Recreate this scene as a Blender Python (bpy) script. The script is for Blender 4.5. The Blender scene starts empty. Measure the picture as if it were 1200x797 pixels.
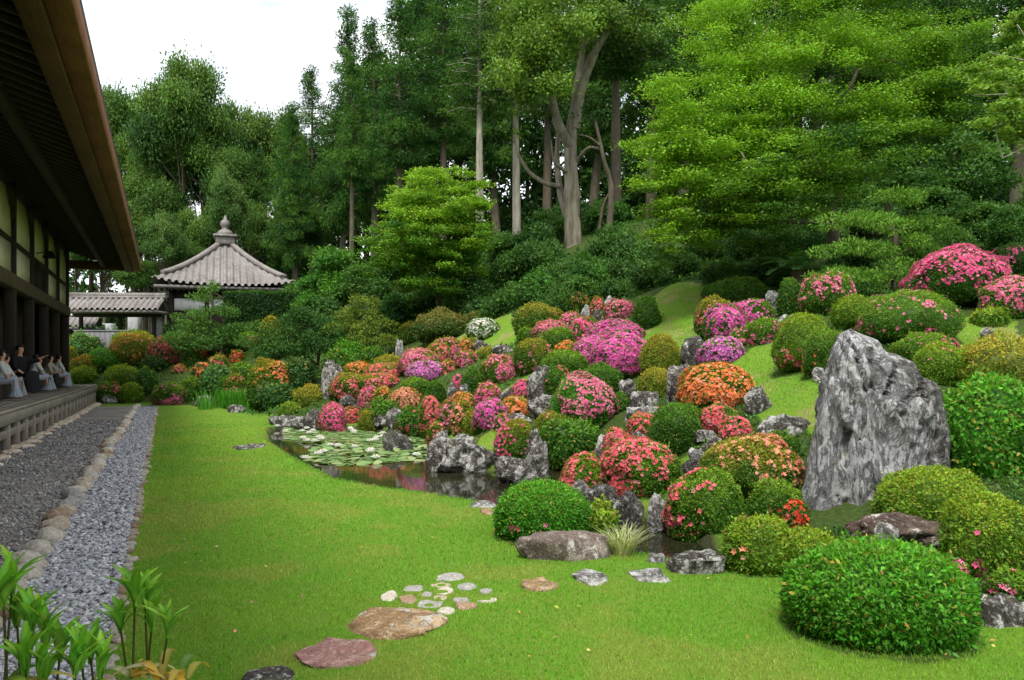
import bpy, bmesh, math, random
import numpy as np
from mathutils import Vector, Matrix
R = math.radians
sc = bpy.context.scene
COL = sc.collection
F, CX, HY, EYE = 950.0, 600.0, 428.0, 1.5

# ------------------------------------------------------------------ camera
cam = bpy.data.cameras.new('camera'); co = bpy.data.objects.new('camera', cam); COL.objects.link(co)
co.location = (0, 0, EYE); co.rotation_euler = (R(90), 0, 0)
cam.sensor_width = 36; cam.lens = 36 * F / 1200; cam.shift_y = (HY - 398.5) / 1200
cam.clip_end = 3000; sc.camera = co

# ------------------------------------------------------------------ numpy noise
def _h(ix, iy, iz, s):
    n = (ix * 374761393 + iy * 668265263 + iz * 2147483647 + s * 1274126177) & 0xffffffff
    n = ((n ^ (n >> 13)) * 1274126177) & 0xffffffff
    n = (n ^ (n >> 16)) & 0xffff
    return n / 65535.0
def vnoise(p, s=0):
    p = np.asarray(p, float); i = np.floor(p).astype(np.int64); f = p - i; f = f * f * (3 - 2 * f)
    r = 0
    for a in (0, 1):
        wx = f[:, 0] if a else 1 - f[:, 0]
        for b in (0, 1):
            wy = f[:, 1] if b else 1 - f[:, 1]
            for c in (0, 1):
                wz = f[:, 2] if c else 1 - f[:, 2]
                r = r + wx * wy * wz * _h(i[:, 0] + a, i[:, 1] + b, i[:, 2] + c, s)
    return r * 2 - 1
def fbm(p, o=4, s=0, g=.5, l=2.03):
    r, a = 0, 1.0
    for k in range(o):
        r = r + a * vnoise(p, s + k * 17); p = p * l; a *= g
    return r
def nrm(v): return v / np.maximum(np.linalg.norm(v, axis=-1, keepdims=True), 1e-9)
def sstep(a, b, x):
    t = np.clip((x - a) / (b - a), 0, 1); return t * t * (3 - 2 * t)

# ------------------------------------------------------------------ mesh builder
class MB:
    def __init__(s): s.V = []; s.Fs = []; s.C = []; s.n = 0
    def add(s, v, f, c=(1, 1, 1), mi=0):
        v = np.asarray(v, float).reshape(-1, 3); f = np.asarray(f, int)
        s.V.append(v); s.Fs.append((f + s.n, mi)); c = np.asarray(c, float)
        if c.ndim == 1: c = np.tile(c, (len(v), 1))
        s.C.append(c); s.n += len(v); return s
    def box(s, lo, hi, c=(1, 1, 1), mi=0, bev=0.0):
        (x0, y0, z0), (x1, y1, z1) = lo, hi
        b = min(bev, (x1 - x0) * .45, (y1 - y0) * .45, (z1 - z0) * .45)
        if b <= 0:
            v = [(x0, y0, z0), (x1, y0, z0), (x1, y1, z0), (x0, y1, z0), (x0, y0, z1), (x1, y0, z1), (x1, y1, z1), (x0, y1, z1)]
            return s.add(v, [(0, 3, 2, 1), (4, 5, 6, 7), (0, 1, 5, 4), (1, 2, 6, 5), (2, 3, 7, 6), (3, 0, 4, 7)], c, mi)
        bm = bmesh.new(); bmesh.ops.create_cube(bm, size=1)
        for q in bm.verts: q.co = Vector(((x0 + x1) / 2 + q.co.x * (x1 - x0), (y0 + y1) / 2 + q.co.y * (y1 - y0), (z0 + z1) / 2 + q.co.z * (z1 - z0)))
        bmesh.ops.bevel(bm, geom=bm.edges[:], offset=b, segments=1, affect='EDGES')
        s.bm(bm, c, mi); bm.free(); return s
    def bm(s, bm, c=(1, 1, 1), mi=0):
        bm.verts.index_update(); v = np.array([q.co[:] for q in bm.verts]); off = s.n
        s.V.append(v); s.C.append(np.tile(np.asarray(c, float), (len(v), 1)))
        d = {}
        for f in bm.faces: d.setdefault(len(f.verts), []).append([q.index for q in f.verts])
        for k, l in d.items(): s.Fs.append((np.array(l) + off, mi))
        s.n += len(v)
    def tube(s, pts, rad, seg=8, c=(1, 1, 1), mi=0, cap=True):
        pts = np.asarray(pts, float); k = len(pts); rad = np.broadcast_to(np.asarray(rad, float), (k,))
        t = np.gradient(pts, axis=0); t = nrm(t)
        up = np.array([0, 0, 1.]) if abs(t[0, 2]) < .9 else np.array([1., 0, 0])
        a = nrm(np.cross(t, up)); b = np.cross(t, a)
        th = np.linspace(0, 2 * np.pi, seg, endpoint=False)
        v = pts[:, None] + rad[:, None, None] * (np.cos(th)[None, :, None] * a[:, None] + np.sin(th)[None, :, None] * b[:, None])
        f = []
        for i in range(k - 1):
            for j in range(seg):
                j2 = (j + 1) % seg; f.append((i * seg + j, i * seg + j2, (i + 1) * seg + j2, (i + 1) * seg + j))
        base = s.n; s.add(v.reshape(-1, 3), f, c, mi)
        if cap:
            s.Fs.append((np.array([[base + j for j in range(seg)]]), mi)); s.Fs.append((np.array([[base + (k - 1) * seg + j for j in reversed(range(seg))]]), mi))
        return s
    def lathe(s, prof, ctr=(0, 0, 0), seg=16, c=(1, 1, 1), mi=0):
        pr = np.array(prof, float); th = np.linspace(0, 2 * np.pi, seg, endpoint=False); k = len(pr)
        v = np.stack([pr[:, 0:1] * np.cos(th), pr[:, 0:1] * np.sin(th), np.repeat(pr[:, 1:2], seg, 1)], -1) + np.array(ctr)
        f = [(i * seg + j, i * seg + (j + 1) % seg, (i + 1) * seg + (j + 1) % seg, (i + 1) * seg + j) for i in range(k - 1) for j in range(seg)]
        return s.add(v.reshape(-1, 3), f, c, mi)
    def mesh(s, name, mats, smooth=False):
        me = bpy.data.meshes.new(name)
        V = np.concatenate(s.V); me.vertices.add(len(V)); me.vertices.foreach_set('co', V.ravel())
        li, ls, mi = [], [], []; st = 0
        for f, m in s.Fs:
            k = f.shape[1]; li.append(f.ravel()); ls.append(st + np.arange(len(f)) * k); mi.append(np.full(len(f), m)); st += f.size
        li = np.concatenate(li).astype(np.int32); ls = np.concatenate(ls).astype(np.int32); mi = np.concatenate(mi).astype(np.int32)
        me.loops.add(len(li)); me.loops.foreach_set('vertex_index', li)
        me.polygons.add(len(ls)); me.polygons.foreach_set('loop_start', ls); me.polygons.foreach_set('material_index', mi)
        if smooth: me.polygons.foreach_set('use_smooth', np.ones(len(ls), bool))
        C = np.concatenate(s.C); a = me.color_attributes.new('Col', 'FLOAT_COLOR', 'POINT')
        a.data.foreach_set('color', np.concatenate([C, np.ones((len(C), 1))], 1).astype(np.float32).ravel())
        for m in (mats if isinstance(mats, (list, tuple)) else [mats]): me.materials.append(m)
        me.update(calc_edges=True); me.validate(); return me
    def build(s, name, mats, parent=None, smooth=False):
        o = bpy.data.objects.new(name, s.mesh(name, mats, smooth)); COL.objects.link(o)
        if parent: o.parent = parent
        return o
def tag(o, label=None, cat=None, group=None, kind=None):
    for k, v in (('label', label), ('category', cat), ('group', group), ('kind', kind)):
        if v: o[k] = v
    return o
def empty(name, loc=(0, 0, 0), rz=0):
    o = bpy.data.objects.new(name, None); COL.objects.link(o); o.location = loc; o.rotation_euler.z = rz
    o.empty_display_size = .2; return o
def dup(o, parent=None):
    c = o.copy(); COL.objects.link(c)
    if parent: c.parent = parent
    for ch in list(o.children): dup(ch, c)
    return c
def ico(sub):
    bm = bmesh.new(); bmesh.ops.create_icosphere(bm, subdivisions=sub, radius=1)
    v = np.array([q.co[:] for q in bm.verts]); f = np.array([[q.index for q in a.verts] for a in bm.faces]); bm.free(); return v, f
ICO = {k: ico(k) for k in (1, 2, 3, 4, 5, 6)}

# ------------------------------------------------------------------ materials
def mat(name):
    m = bpy.data.materials.new(name); m.use_nodes = True; nt = m.node_tree; nt.nodes.clear()
    out = nt.nodes.new('ShaderNodeOutputMaterial'); return m, nt, out
class N:
    def __init__(s, nt): s.nt = nt
    def n(s, t, **kw):
        x = s.nt.nodes.new('ShaderNode' + t)
        for k, v in kw.items():
            if k.startswith('i_'):
                key = k[2:]; key = int(key) if key.isdigit() else key.replace('_', ' ')
                x.inputs[key].default_value = v
            else: setattr(x, k, v)
        return x
    def l(s, a, b): s.nt.links.new(a, b)
    def co(s, scale=1., kind='Object'):
        t = s.n('TexCoord'); m = s.n('Mapping'); m.inputs['Scale'].default_value = (scale,) * 3 if isinstance(scale, (int, float)) else scale
        s.l(t.outputs[kind], m.inputs[0]); return m.outputs[0]
    def pos(s):
        return s.n('NewGeometry').outputs['Position']
    def noise(s, co, sc, det=4, rough=.55, dist=0.):
        x = s.n('TexNoise', i_Scale=sc, i_Detail=det, i_Roughness=rough, i_Distortion=dist); s.l(co, x.inputs['Vector']); return x.outputs['Fac']
    def ramp(s, fac, stops, interp='LINEAR'):
        r = s.n('ValToRGB'); r.color_ramp.interpolation = interp; e = r.color_ramp.elements
        while len(e) < len(stops): e.new(.5)
        for k, (p, c) in enumerate(stops):
            e[k].position = p; e[k].color = (*c, 1) if not isinstance(c, (int, float)) else (c, c, c, 1)
        s.l(fac, r.inputs[0]); return r.outputs[0]
    def mix(s, fac, a, b, blend='MIX'):
        m = s.n('MixRGB', blend_type=blend)
        for k, v in ((0, fac), (1, a), (2, b)):
            if isinstance(v, (int, float)): m.inputs[k].default_value = v if k == 0 else (v, v, v, 1)
            elif isinstance(v, tuple): m.inputs[k].default_value = (*v, 1)
            else: s.l(v, m.inputs[k])
        return m.outputs[0]
    def bump(s, h, st=.5, dist=.02, nrm=None):
        b = s.n('Bump', i_Strength=st, i_Distance=dist); s.l(h, b.inputs['Height'])
        if nrm: s.l(nrm, b.inputs['Normal'])
        return b.outputs[0]
    def princ(s, out, col, rough=.7, spec=.3, nrm=None, **kw):
        p = s.n('BsdfPrincipled')
        for k, v in (('Base Color', col), ('Roughness', rough)):
            if isinstance(v, tuple): p.inputs[k].default_value = (*v, 1)
            elif isinstance(v, (int, float)): p.inputs[k].default_value = v
            else: s.l(v, p.inputs[k])
        p.inputs['Specular IOR Level'].default_value = spec
        for k, v in kw.items(): p.inputs[k].default_value = v
        if nrm: s.l(nrm, p.inputs['Normal'])
        if out: s.l(p.outputs[0], out.inputs[0])
        return p
def leaf_mat(name, rough=.45, spec=.3, trans=.25, tint=(1.15, 1.1, .6)):
    m, nt, out = mat(name); g = N(nt)
    a = g.n('Attribute', attribute_name='Col'); col = a.outputs['Color']
    p = g.princ(None, col, rough, spec)
    t = g.n('BsdfTranslucent'); g.l(g.mix(1., col, tint, 'MULTIPLY'), t.inputs[0])
    mx = g.n('MixShader'); mx.inputs[0].default_value = trans; g.l(p.outputs[0], mx.inputs[1]); g.l(t.outputs[0], mx.inputs[2]); g.l(mx.outputs[0], out.inputs[0]); return m
LEAF = leaf_mat('leaf', .5, .2, .34)
NEEDLE = leaf_mat('needle', .75, .08, .24)
PETAL = leaf_mat('petal', .6, .15, .3, (1, 1, 1))
def bark_mat(name, a, b, sc=6.):
    m, nt, out = mat(name); g = N(nt); c = g.co((1, 1, .18)); n1 = g.noise(c, sc, 6, .65, .4); n2 = g.noise(g.co(), 1.3, 3)
    col = g.mix(n2, g.ramp(n1, [(.3, a), (.7, b)]), (.16, .17, .12)); col = g.mix(.6, col, g.ramp(n1, [(.3, a), (.7, b)]))
    g.princ(out, col, .9, .1, g.bump(n1, .8, .05)); return m
BARK = bark_mat('bark_grey', (.07, .055, .04), (.33, .29, .22))
BARKD = bark_mat('bark_dark', (.03, .022, .016), (.14, .105, .075))
BARKP = bark_mat('bark_pale', (.16, .14, .11), (.5, .46, .38))
def rock_mat(name, dark, mid, light, lich=.5, sc=1.0, moss=.25, stretch=(1, 1, 1), lichcol=(.55, .55, .52)):
    m, nt, out = mat(name); g = N(nt); c = g.co(stretch)
    n1 = g.noise(c, 3.2 * sc, 8, .68, .5); n2 = g.noise(c, 4.2 * sc, 10, .68, .6); n3 = g.noise(c, 30 * sc, 5, .7)
    v = g.n('TexVoronoi', i_Scale=14 * sc); g.l(g.mix(.12, c, g.n('TexNoise', i_Scale=8 * sc).outputs['Color']), v.inputs['Vector'])
    base = g.ramp(n1, [(.34, dark), (.5, mid), (.66, light)])
    lm = g.ramp(n2, [(.60 - .18 * lich, 0.), (.635 - .18 * lich, 1.)])
    col = g.mix(g.mix(1., lm, .85, 'MULTIPLY'), base, lichcol)
    sp = g.ramp(v.outputs['Distance'], [(.18, 1.), (.27, 0.)]); col = g.mix(g.mix(1., sp, g.ramp(n1, [(.5, 0.), (.6, .8)]), 'MULTIPLY'), col, (.6, .6, .55))
    ck = g.ramp(g.noise(c, 3.4 * sc, 9, .72, .9), [(.455, 0.), (.485, 1.), (.5, 1.), (.53, 0.)]); col = g.mix(g.mix(1., ck, .75, 'MULTIPLY'), col, dark)
    vc = g.n('TexVoronoi', feature='DISTANCE_TO_EDGE', i_Scale=3.1 * sc); mp = g.n('Mapping'); mp.inputs['Rotation'].default_value = (.3, .5, 0); mp.inputs['Scale'].default_value = (1, 1, .55); g.l(g.mix(.18, c, g.n('TexNoise', i_Scale=5 * sc, i_Detail=6.).outputs['Color']), mp.inputs[0]); g.l(mp.outputs[0], vc.inputs['Vector'])
    vcr = g.ramp(vc.outputs['Distance'], [(.0, 1.), (.028, 0.)]); col = g.mix(g.mix(1., vcr, .8, 'MULTIPLY'), col, dark)
    fl = g.ramp(g.noise(c, 20 * sc, 8, .75, .3), [(.56, 0.), (.59, 1.)]); col = g.mix(g.mix(1., fl, .3 + .5 * lich, 'MULTIPLY'), col, lichcol)
    dk = g.ramp(g.noise(c, 26 * sc, 8, .75, .2), [(.40, 1.), (.44, 0.)]); col = g.mix(g.mix(1., dk, .7, 'MULTIPLY'), col, dark)
    if moss:
        geo = g.n('NewGeometry'); sx = g.n('SeparateXYZ'); g.l(geo.outputs['Normal'], sx.inputs[0])
        mm = g.mix(1., g.ramp(g.noise(c, 2.5 * sc, 4), [(.52, 0.), (.62, 1.)]), g.ramp(sx.outputs[2], [(.2, 0.), (.6, 1.)]), 'MULTIPLY')
        col = g.mix(g.mix(1., mm, moss, 'MULTIPLY'), col, (.10, .13, .03))
    h = g.mix(.35, g.mix(.5, n2, n3), g.mix(1., vcr, -1., 'MULTIPLY')); g.princ(out, col, .88, .2, g.bump(h, 1., .04, g.bump(n1, .7, .09))); return m
ROCK = rock_mat('rock_lichen', (.02, .018, .015), (.075, .066, .055), (.17, .155, .135), .5, 1.5, lichcol=(.46, .45, .42))
ROCKP = rock_mat('rock_pale', (.05, .047, .042), (.16, .155, .145), (.32, .31, .295), .72, 1.5, .1, lichcol=(.5, .49, .47))
ROCKD = rock_mat('rock_dark', (.018, .016, .014), (.06, .053, .047), (.14, .13, .115), .2, 1.6, .3)
ROCKB = rock_mat('rock_brown', (.04, .025, .018), (.10, .065, .05), (.17, .125, .1), .05, 1.4, .15)
ROCKFB = rock_mat('rock_flat', (.09, .065, .05), (.2, .155, .13), (.34, .28, .24), .1, 1.6, .1)
def big_rock_mat():
    m, nt, out = mat('rock_big'); g = N(nt); c = g.co((1, 1, 1)); cs = g.co((1, 1, .3)); cf = g.co((1, 1, .42))
    tone = g.noise(cs, 2.2, 7, .6, .5); fine = g.noise(c, 16, 10, .72, .3); grit = g.noise(c, 45, 6, .75)
    col = g.ramp(tone, [(.3, (.17, .165, .158)), (.48, (.30, .30, .30)), (.62, (.40, .405, .415))])
    col = g.mix(.55, col, g.ramp(fine, [(.34, (.12, .115, .108)), (.47, (.29, .29, .29)), (.6, (.46, .465, .47))]))
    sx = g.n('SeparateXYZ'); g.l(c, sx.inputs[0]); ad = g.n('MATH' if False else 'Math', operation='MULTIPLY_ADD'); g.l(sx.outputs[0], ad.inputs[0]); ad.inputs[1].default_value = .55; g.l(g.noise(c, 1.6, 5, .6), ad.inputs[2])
    right_dark = g.ramp(ad.outputs[0], [(.58, 0.), (.76, 1.)]); col = g.mix(g.mix(1., right_dark, .72, 'MULTIPLY'), col, g.ramp(fine, [(.4, (.03, .026, .022)), (.56, (.12, .105, .09)), (.64, (.42, .41, .39))]))  # darker brown tone towards the right, edge broken up by noise
    f1 = g.ramp(g.noise(cf, 3.4, 8, .62, .9), [(.468, 0.), (.494, 1.), (.506, 1.), (.535, 0.)]); f2 = g.ramp(g.noise(cf, 9, 7, .65, .6), [(.475, 0.), (.496, 1.), (.504, 1.), (.525, 0.)])
    col = g.mix(g.mix(1., f1, .5, 'MULTIPLY'), col, (.05, .046, .043)); col = g.mix(g.mix(1., f2, .5, 'MULTIPLY'), col, (.07, .065, .06))
    lw = g.ramp(g.noise(c, 7, 10, .7, .4), [(.585, 0.), (.61, 1.)]); col = g.mix(g.mix(1., lw, .5, 'MULTIPLY'), col, (.52, .525, .52))
    yl = g.ramp(g.noise(c, 5, 8, .7, .2), [(.63, 0.), (.66, .6)]); col = g.mix(yl, col, (.40, .40, .26))
    nb = g.n('Invert'); g.l(g.mix(.5, f1, f2), nb.inputs[1])
    g.princ(out, col, .9, .15, g.bump(g.mix(.5, fine, grit), .9, .03, g.bump(nb.outputs[0], 1., .05))); return m
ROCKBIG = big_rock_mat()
ROCKY = rock_mat('stone_ochre', (.16, .095, .045), (.42, .27, .13), (.58, .42, .25), .1, 1.8, .05)
ROCKR = rock_mat('stone_red', (.2, .10, .085), (.36, .2, .17), (.45, .28, .24), .05, 1.8, .05)
ROCKT = rock_mat('stone_tan', (.38, .30, .21), (.66, .55, .41), (.78, .70, .57), .1, 2., .03, lichcol=(.7, .65, .55))
ROCKG = rock_mat('stone_grey', (.28, .27, .25), (.52, .50, .46), (.68, .66, .62), .1, 2., .03)
ROCKC = rock_mat('stone_cream', (.48, .42, .33), (.74, .68, .57), (.82, .78, .70), .1, 2., .03, lichcol=(.75, .72, .65))
ROCKRB = rock_mat('stone_rust', (.28, .17, .10), (.48, .33, .22), (.6, .47, .35), .05, 2., .03, lichcol=(.6, .5, .4))
def pebble_mat(name, a, b, c):
    m, nt, out = mat(name); g = N(nt); at = g.n('Attribute', attribute_name='Col')
    n = g.noise(g.co(), 60, 4); g.princ(out, g.mix(.35, at.outputs['Color'], g.ramp(n, [(.3, a), (.5, b), (.7, c)])), .75, .3); return m
PEB = pebble_mat('pebble', (.1, .105, .12), (.22, .225, .25), (.4, .4, .43))
def gravel_ground(name, cols, sc):
    m, nt, out = mat(name); g = N(nt); c = g.co()
    v = g.n('TexVoronoi', i_Scale=sc, i_Randomness=1.); g.l(c, v.inputs['Vector'])
    sx = g.n('SeparateColor'); g.l(v.outputs['Color'], sx.inputs[0])
    col = g.ramp(sx.outputs[0], [(0., cols[0]), (.5, cols[1]), (.85, cols[2]), (1., cols[3])])
    col = g.mix(.5, col, g.ramp(g.noise(c, 1.2, 4), [(.3, cols[0]), (.7, cols[2])]))
    inv = g.ramp(v.outputs['Distance'], [(0., 1.), (.6, 0.)])
    g.princ(out, col, .85, .2, g.bump(inv, 1., .012)); return m
GRAVEL = gravel_ground('gravel_bed', [(.11, .098, .085), (.23, .21, .185), (.38, .35, .315), (.58, .54, .49)], 75)
PEBBED = gravel_ground('pebble_bed', [(.06, .062, .07), (.12, .125, .14), (.2, .2, .22), (.3, .3, .33)], 40)
def wood_mat(name, a, b, sc=(1, 1, 1), rough=.75):
    m, nt, out = mat(name); g = N(nt); c = g.co(sc); n1 = g.noise(c, 4, 8, .65, .3); n2 = g.noise(g.co(), 1.2, 3)
    g.princ(out, g.mix(.5, g.ramp(n1, [(.3, a), (.7, b)]), g.ramp(n2, [(.3, a), (.7, b)])), rough, .25, g.bump(n1, .5, .01)); return m
WOODD = wood_mat('wood_dark', (.012, .009, .007), (.045, .033, .024), (6, .6, 6))
WOODB = wood_mat('wood_brown', (.11, .048, .02), (.30, .13, .055), (9, .5, 9))
WOODB2 = wood_mat('wood_umber', (.06, .03, .014), (.16, .08, .035), (9, .5, 9))
WOODG = wood_mat('wood_weathered', (.11, .095, .075), (.30, .265, .215), (9, .5, 9))
WOODGREY = wood_mat('wood_grey_board', (.12, .12, .125), (.24, .24, .245), (8, 8, .5))
def plain(name, c, rough=.8, var=.15, sc=5, spec=.2, bump=.2):
    m, nt, out = mat(name); g = N(nt); n = g.noise(g.co(), sc, 5)
    lo = tuple(x * (1 - var) for x in c); hi = tuple(x * (1 + var) for x in c)
    g.princ(out, g.ramp(n, [(.3, lo), (.7, hi)]), rough, spec, g.bump(n, bump, .01)); return m
PLASTER = plain('plaster_cream', (.74, .68, .50), .9, .14, 1.4)
WHITE = plain('plaster_white', (.75, .75, .73), .9)
TILE = None
def tile_mat():
    m, nt, out = mat('roof_tile'); g = N(nt); n = g.noise(g.co(), 9, 6, .7); n2 = g.noise(g.co(), 1.1, 4)
    col = g.ramp(n, [(.3, (.06, .052, .048)), (.5, (.165, .15, .14)), (.7, (.33, .305, .285))]); col = g.mix(.4, col, g.ramp(n2, [(.35, (.10, .085, .08)), (.65, (.27, .25, .235))]))
    g.princ(out, col, .6, .35, g.bump(n, .4, .02)); return m
TILE = tile_mat()
STONE = plain('cut_stone', (.33, .33, .34), .85, .25, 6)
SKIN = plain('skin', (.5, .28, .19), .5, .08); HAIR = plain('hair', (.012, .01, .009), .5)
CLOTHW = plain('cloth_white', (.45, .45, .44), .9, .05); CLOTHG = plain('cloth_grey', (.24, .25, .26), .9, .15, 14); CLOTHB = plain('cloth_blue_grey', (.26, .30, .36), .9, .12, 14)
CLOTHK = plain('cloth_black', (.012, .012, .014), .9, .1); CLOTHT = plain('cloth_khaki', (.30, .27, .21), .9, .1, 14)
# ground: lawn + moss + planting soil, by position noise and a bed mask in the vertex colours (R)
def ground_mat():
    m, nt, out = mat('lawn_ground'); g = N(nt); c = g.co()
    big = g.noise(c, .35, 4, .6); mid = g.noise(c, 1.6, 5, .65); fine = g.noise(c, 22, 5, .7); vf = g.noise(c, 130, 3, .8)
    grass = g.ramp(big, [(.3, (.085, .245, .014)), (.5, (.135, .29, .017)), (.72, (.20, .31, .026))])
    grass = g.mix(g.ramp(mid, [(.47, 0.), (.68, .65)]), grass, (.25, .24, .05))
    grass = g.mix(.55, grass, g.ramp(fine, [(.25, (.05, .13, .01)), (.75, (.19, .31, .03))]))
    grass = g.mix(.4, grass, g.ramp(vf, [(.3, (.04, .10, .01)), (.7, (.2, .3, .04))]))
    a = g.n('Attribute', attribute_name='Col'); sx = g.n('SeparateColor'); g.l(a.outputs['Color'], sx.inputs[0])
    soil = g.ramp(fine, [(.3, (.025, .04, .010)), (.55, (.05, .085, .018)), (.8, (.10, .11, .035))])
    straw = g.ramp(fine, [(.3, (.17, .17, .05)), (.7, (.32, .27, .13))])
    col = g.mix(g.mix(1., g.ramp(mid, [(.5, 0.), (.66, .8)]), sx.outputs[1], 'MULTIPLY'), grass, straw)
    msk = g.ramp(g.mix(.35, sx.outputs[0], mid), [(.4, 0.), (.55, 1.)])
    col = g.mix(msk, col, soil)
    col = g.mix(sx.outputs[2], col, g.ramp(fine, [(.3, (.02, .024, .01)), (.7, (.06, .06, .03))]))
    g.princ(out, col, .95, .1, g.bump(g.mix(.5, fine, vf), .9, .025)); return m
GROUND = ground_mat()
def water_mat():
    m, nt, out = mat('pond_water'); g = N(nt); c = g.co((1, 1, 1)); n = g.noise(c, 5, 3, .5); n2 = g.noise(c, 1.1, 3)
    g.princ(out, g.ramp(n2, [(.35, (.012, .014, .007)), (.7, (.035, .032, .014))]), .035, .5, g.bump(n, .05, .02), IOR=1.33); return m
WATER = water_mat()
# ------------------------------------------------------------------ terrain
def pw(px, py, d): return np.array([(px - CX) / F * d, d, EYE + (HY - py) / F * d])
def gnd(px, py, z=0.): return pw(px, py, (EYE - z) * F / (py - HY))
UANG = R(23.2); U = np.array([-math.sin(UANG), math.cos(UANG)]); NN = np.array([math.cos(UANG), math.sin(UANG)])
def te(t, e): return U * t + NN * e        # along / across the hall
BND = [gnd(*p)[:2] for p in [(1180, 735), (1100, 712), (1000, 700), (940, 692), (885, 672)]] + [gnd(x, y, -.06)[:2] * 1.025 for x, y in [(868, 652), (820, 632), (775, 612), (735, 592), (700, 568), (655, 549), (600, 552), (545, 549), (506, 544), (498, 512), (430, 502), (380, 499), (330, 498)]] + [gnd(*p)[:2] for p in [(290, 489), (240, 477), (180, 474), (80, 473)]]
BND = np.array([[40., 3.9], [6., 4.3]] + [list(b) for b in BND] + [[-60., 33.]])
POND = np.array([gnd(x, y, -.06)[:2] for x, y in [(314, 506), (318, 521), (350, 541), (395, 564), (450, 575), (520, 584), (580, 595), (632, 620), (690, 643), (745, 652), (800, 664), (858, 672),
        (868, 652), (820, 632), (775, 612), (735, 592), (700, 568), (655, 549), (600, 552), (545, 549), (506, 544), (498, 512), (430, 502), (380, 499), (330, 498)]])
def seg_dist(P, poly, closed):
    Q = np.concatenate([poly, poly[:1]]) if closed else poly; best = np.full(len(P), 1e9)
    for a, b in zip(Q[:-1], Q[1:]):
        ab = b - a; t = np.clip(((P - a) @ ab) / (ab @ ab), 0, 1); best = np.minimum(best, np.linalg.norm(P - a - t[:, None] * ab, axis=1))
    return best
def inside(P, poly):
    x, y = P[:, 0], P[:, 1]; r = np.zeros(len(P), bool); n = len(poly)
    for i in range(n):
        (x0, y0), (x1, y1) = poly[i], poly[(i + 1) % n]
        c = (y0 > y) != (y1 > y); xi = (x1 - x0) * (y - y0) / (y1 - y0 + 1e-12) + x0; r ^= c & (x < xi)
    return r
HILLPOLY = np.concatenate([BND, [[-60., 400.], [400., 400.], [400., 3.9]]])
def sd_hill(P): d = seg_dist(P, BND, False); return np.where(inside(P, HILLPOLY), d, -d)
CTRL = [(960, 625, 7.4), (1100, 610, 7.0), (1200, 650, 5.9), (1200, 560, 7.3), (1200, 480, 9.3), (1150, 405, 12), (1180, 365, 13.5), (1100, 350, 14.5), (930, 450, 11), (870, 440, 12.5), (900, 505, 9.8),
 (860, 570, 8.4), (800, 612, 8.0), (790, 525, 10.3), (830, 470, 11.8), (780, 475, 12), (690, 556, 11.4), (700, 525, 11.8), (730, 475, 14.3), (760, 405, 17.5), (790, 335, 21), (850, 350, 20), (720, 390, 19.8),
 (640, 400, 21), (600, 392, 24), (570, 425, 21), (600, 455, 16.8), (620, 505, 13.3), (560, 515, 13.3), (540, 475, 17.2), (450, 445, 23), (400, 455, 23.5), (410, 493, 21.8), (480, 495, 18.5), (500, 402, 28),
 (430, 400, 32), (350, 400, 36), (300, 400, 38), (200, 405, 39), (100, 410, 40), (140, 440, 35), (250, 440, 34), (330, 450, 31), (320, 482, 26.8), (150, 465, 32), (250, 463, 32), (940, 400, 13), (1040, 400, 12.2),
 (1000, 440, 10), (1060, 470, 9), (1090, 560, 7.6), (1140, 500, 8.8), (880, 385, 15.5), (840, 425, 13.2), (960, 365, 15), (700, 430, 16), (660, 440, 16.5), (500, 450, 21), (520, 425, 24), (470, 425, 25.5),
 (672, 285, 32), (600, 340, 30), (720, 340, 26.5), (560, 368, 29), (450, 372, 36), (1000, 330, 19), (1100, 300, 22), (900, 300, 24), (800, 300, 27), (1200, 300, 20), (650, 345, 26), (700, 360, 24)]
CW = np.array([pw(*c) for c in CTRL])
ANCH = np.array([(-40, 60, 3.2), (-15, 52, 2.9), (-25, 45, 2.6), (-10, 70, 5), (0, 62, 9.5), (20, 42, 9), (30, 27, 7), (45, 62, 13), (-70, 90, 4), (0, 110, 14), (12, 12, 2.6), (14, 7, 1.6), (20, 20, 5), (60, 30, 11), (80, 90, 15), (-60, 38, 1.5), (-28, 38, 1.2), (40, 5, 3)], float)
BP = np.concatenate([np.linspace(BND[i], BND[i + 1], 3)[:2] for i in range(len(BND) - 1)])
BP3 = np.concatenate([BP, np.zeros((len(BP), 1))], 1)
def tps_fit(X, z, lam):
    n = len(X); r2 = ((X[:, None] - X[None]) ** 2).sum(-1); K = .5 * r2 * np.log(r2 + 1e-12); P = np.c_[np.ones(n), X]
    A = np.block([[K + lam * np.eye(n), P], [P.T, np.zeros((3, 3))]]); w = np.linalg.solve(A, np.r_[z, np.zeros(3)])
    def f(Q):
        out = np.empty(len(Q))
        for i in range(0, len(Q), 20000):
            q = Q[i:i + 20000]; r2 = ((q[:, None] - X[None]) ** 2).sum(-1); out[i:i + 20000] = (.5 * r2 * np.log(r2 + 1e-12)) @ w[:n] + np.c_[np.ones(len(q)), q] @ w[n:]
        return out
    return f
ALL = np.concatenate([CW, ANCH, BP3])
_tz = tps_fit(ALL[:, :2], ALL[:, 2], .6)
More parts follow.
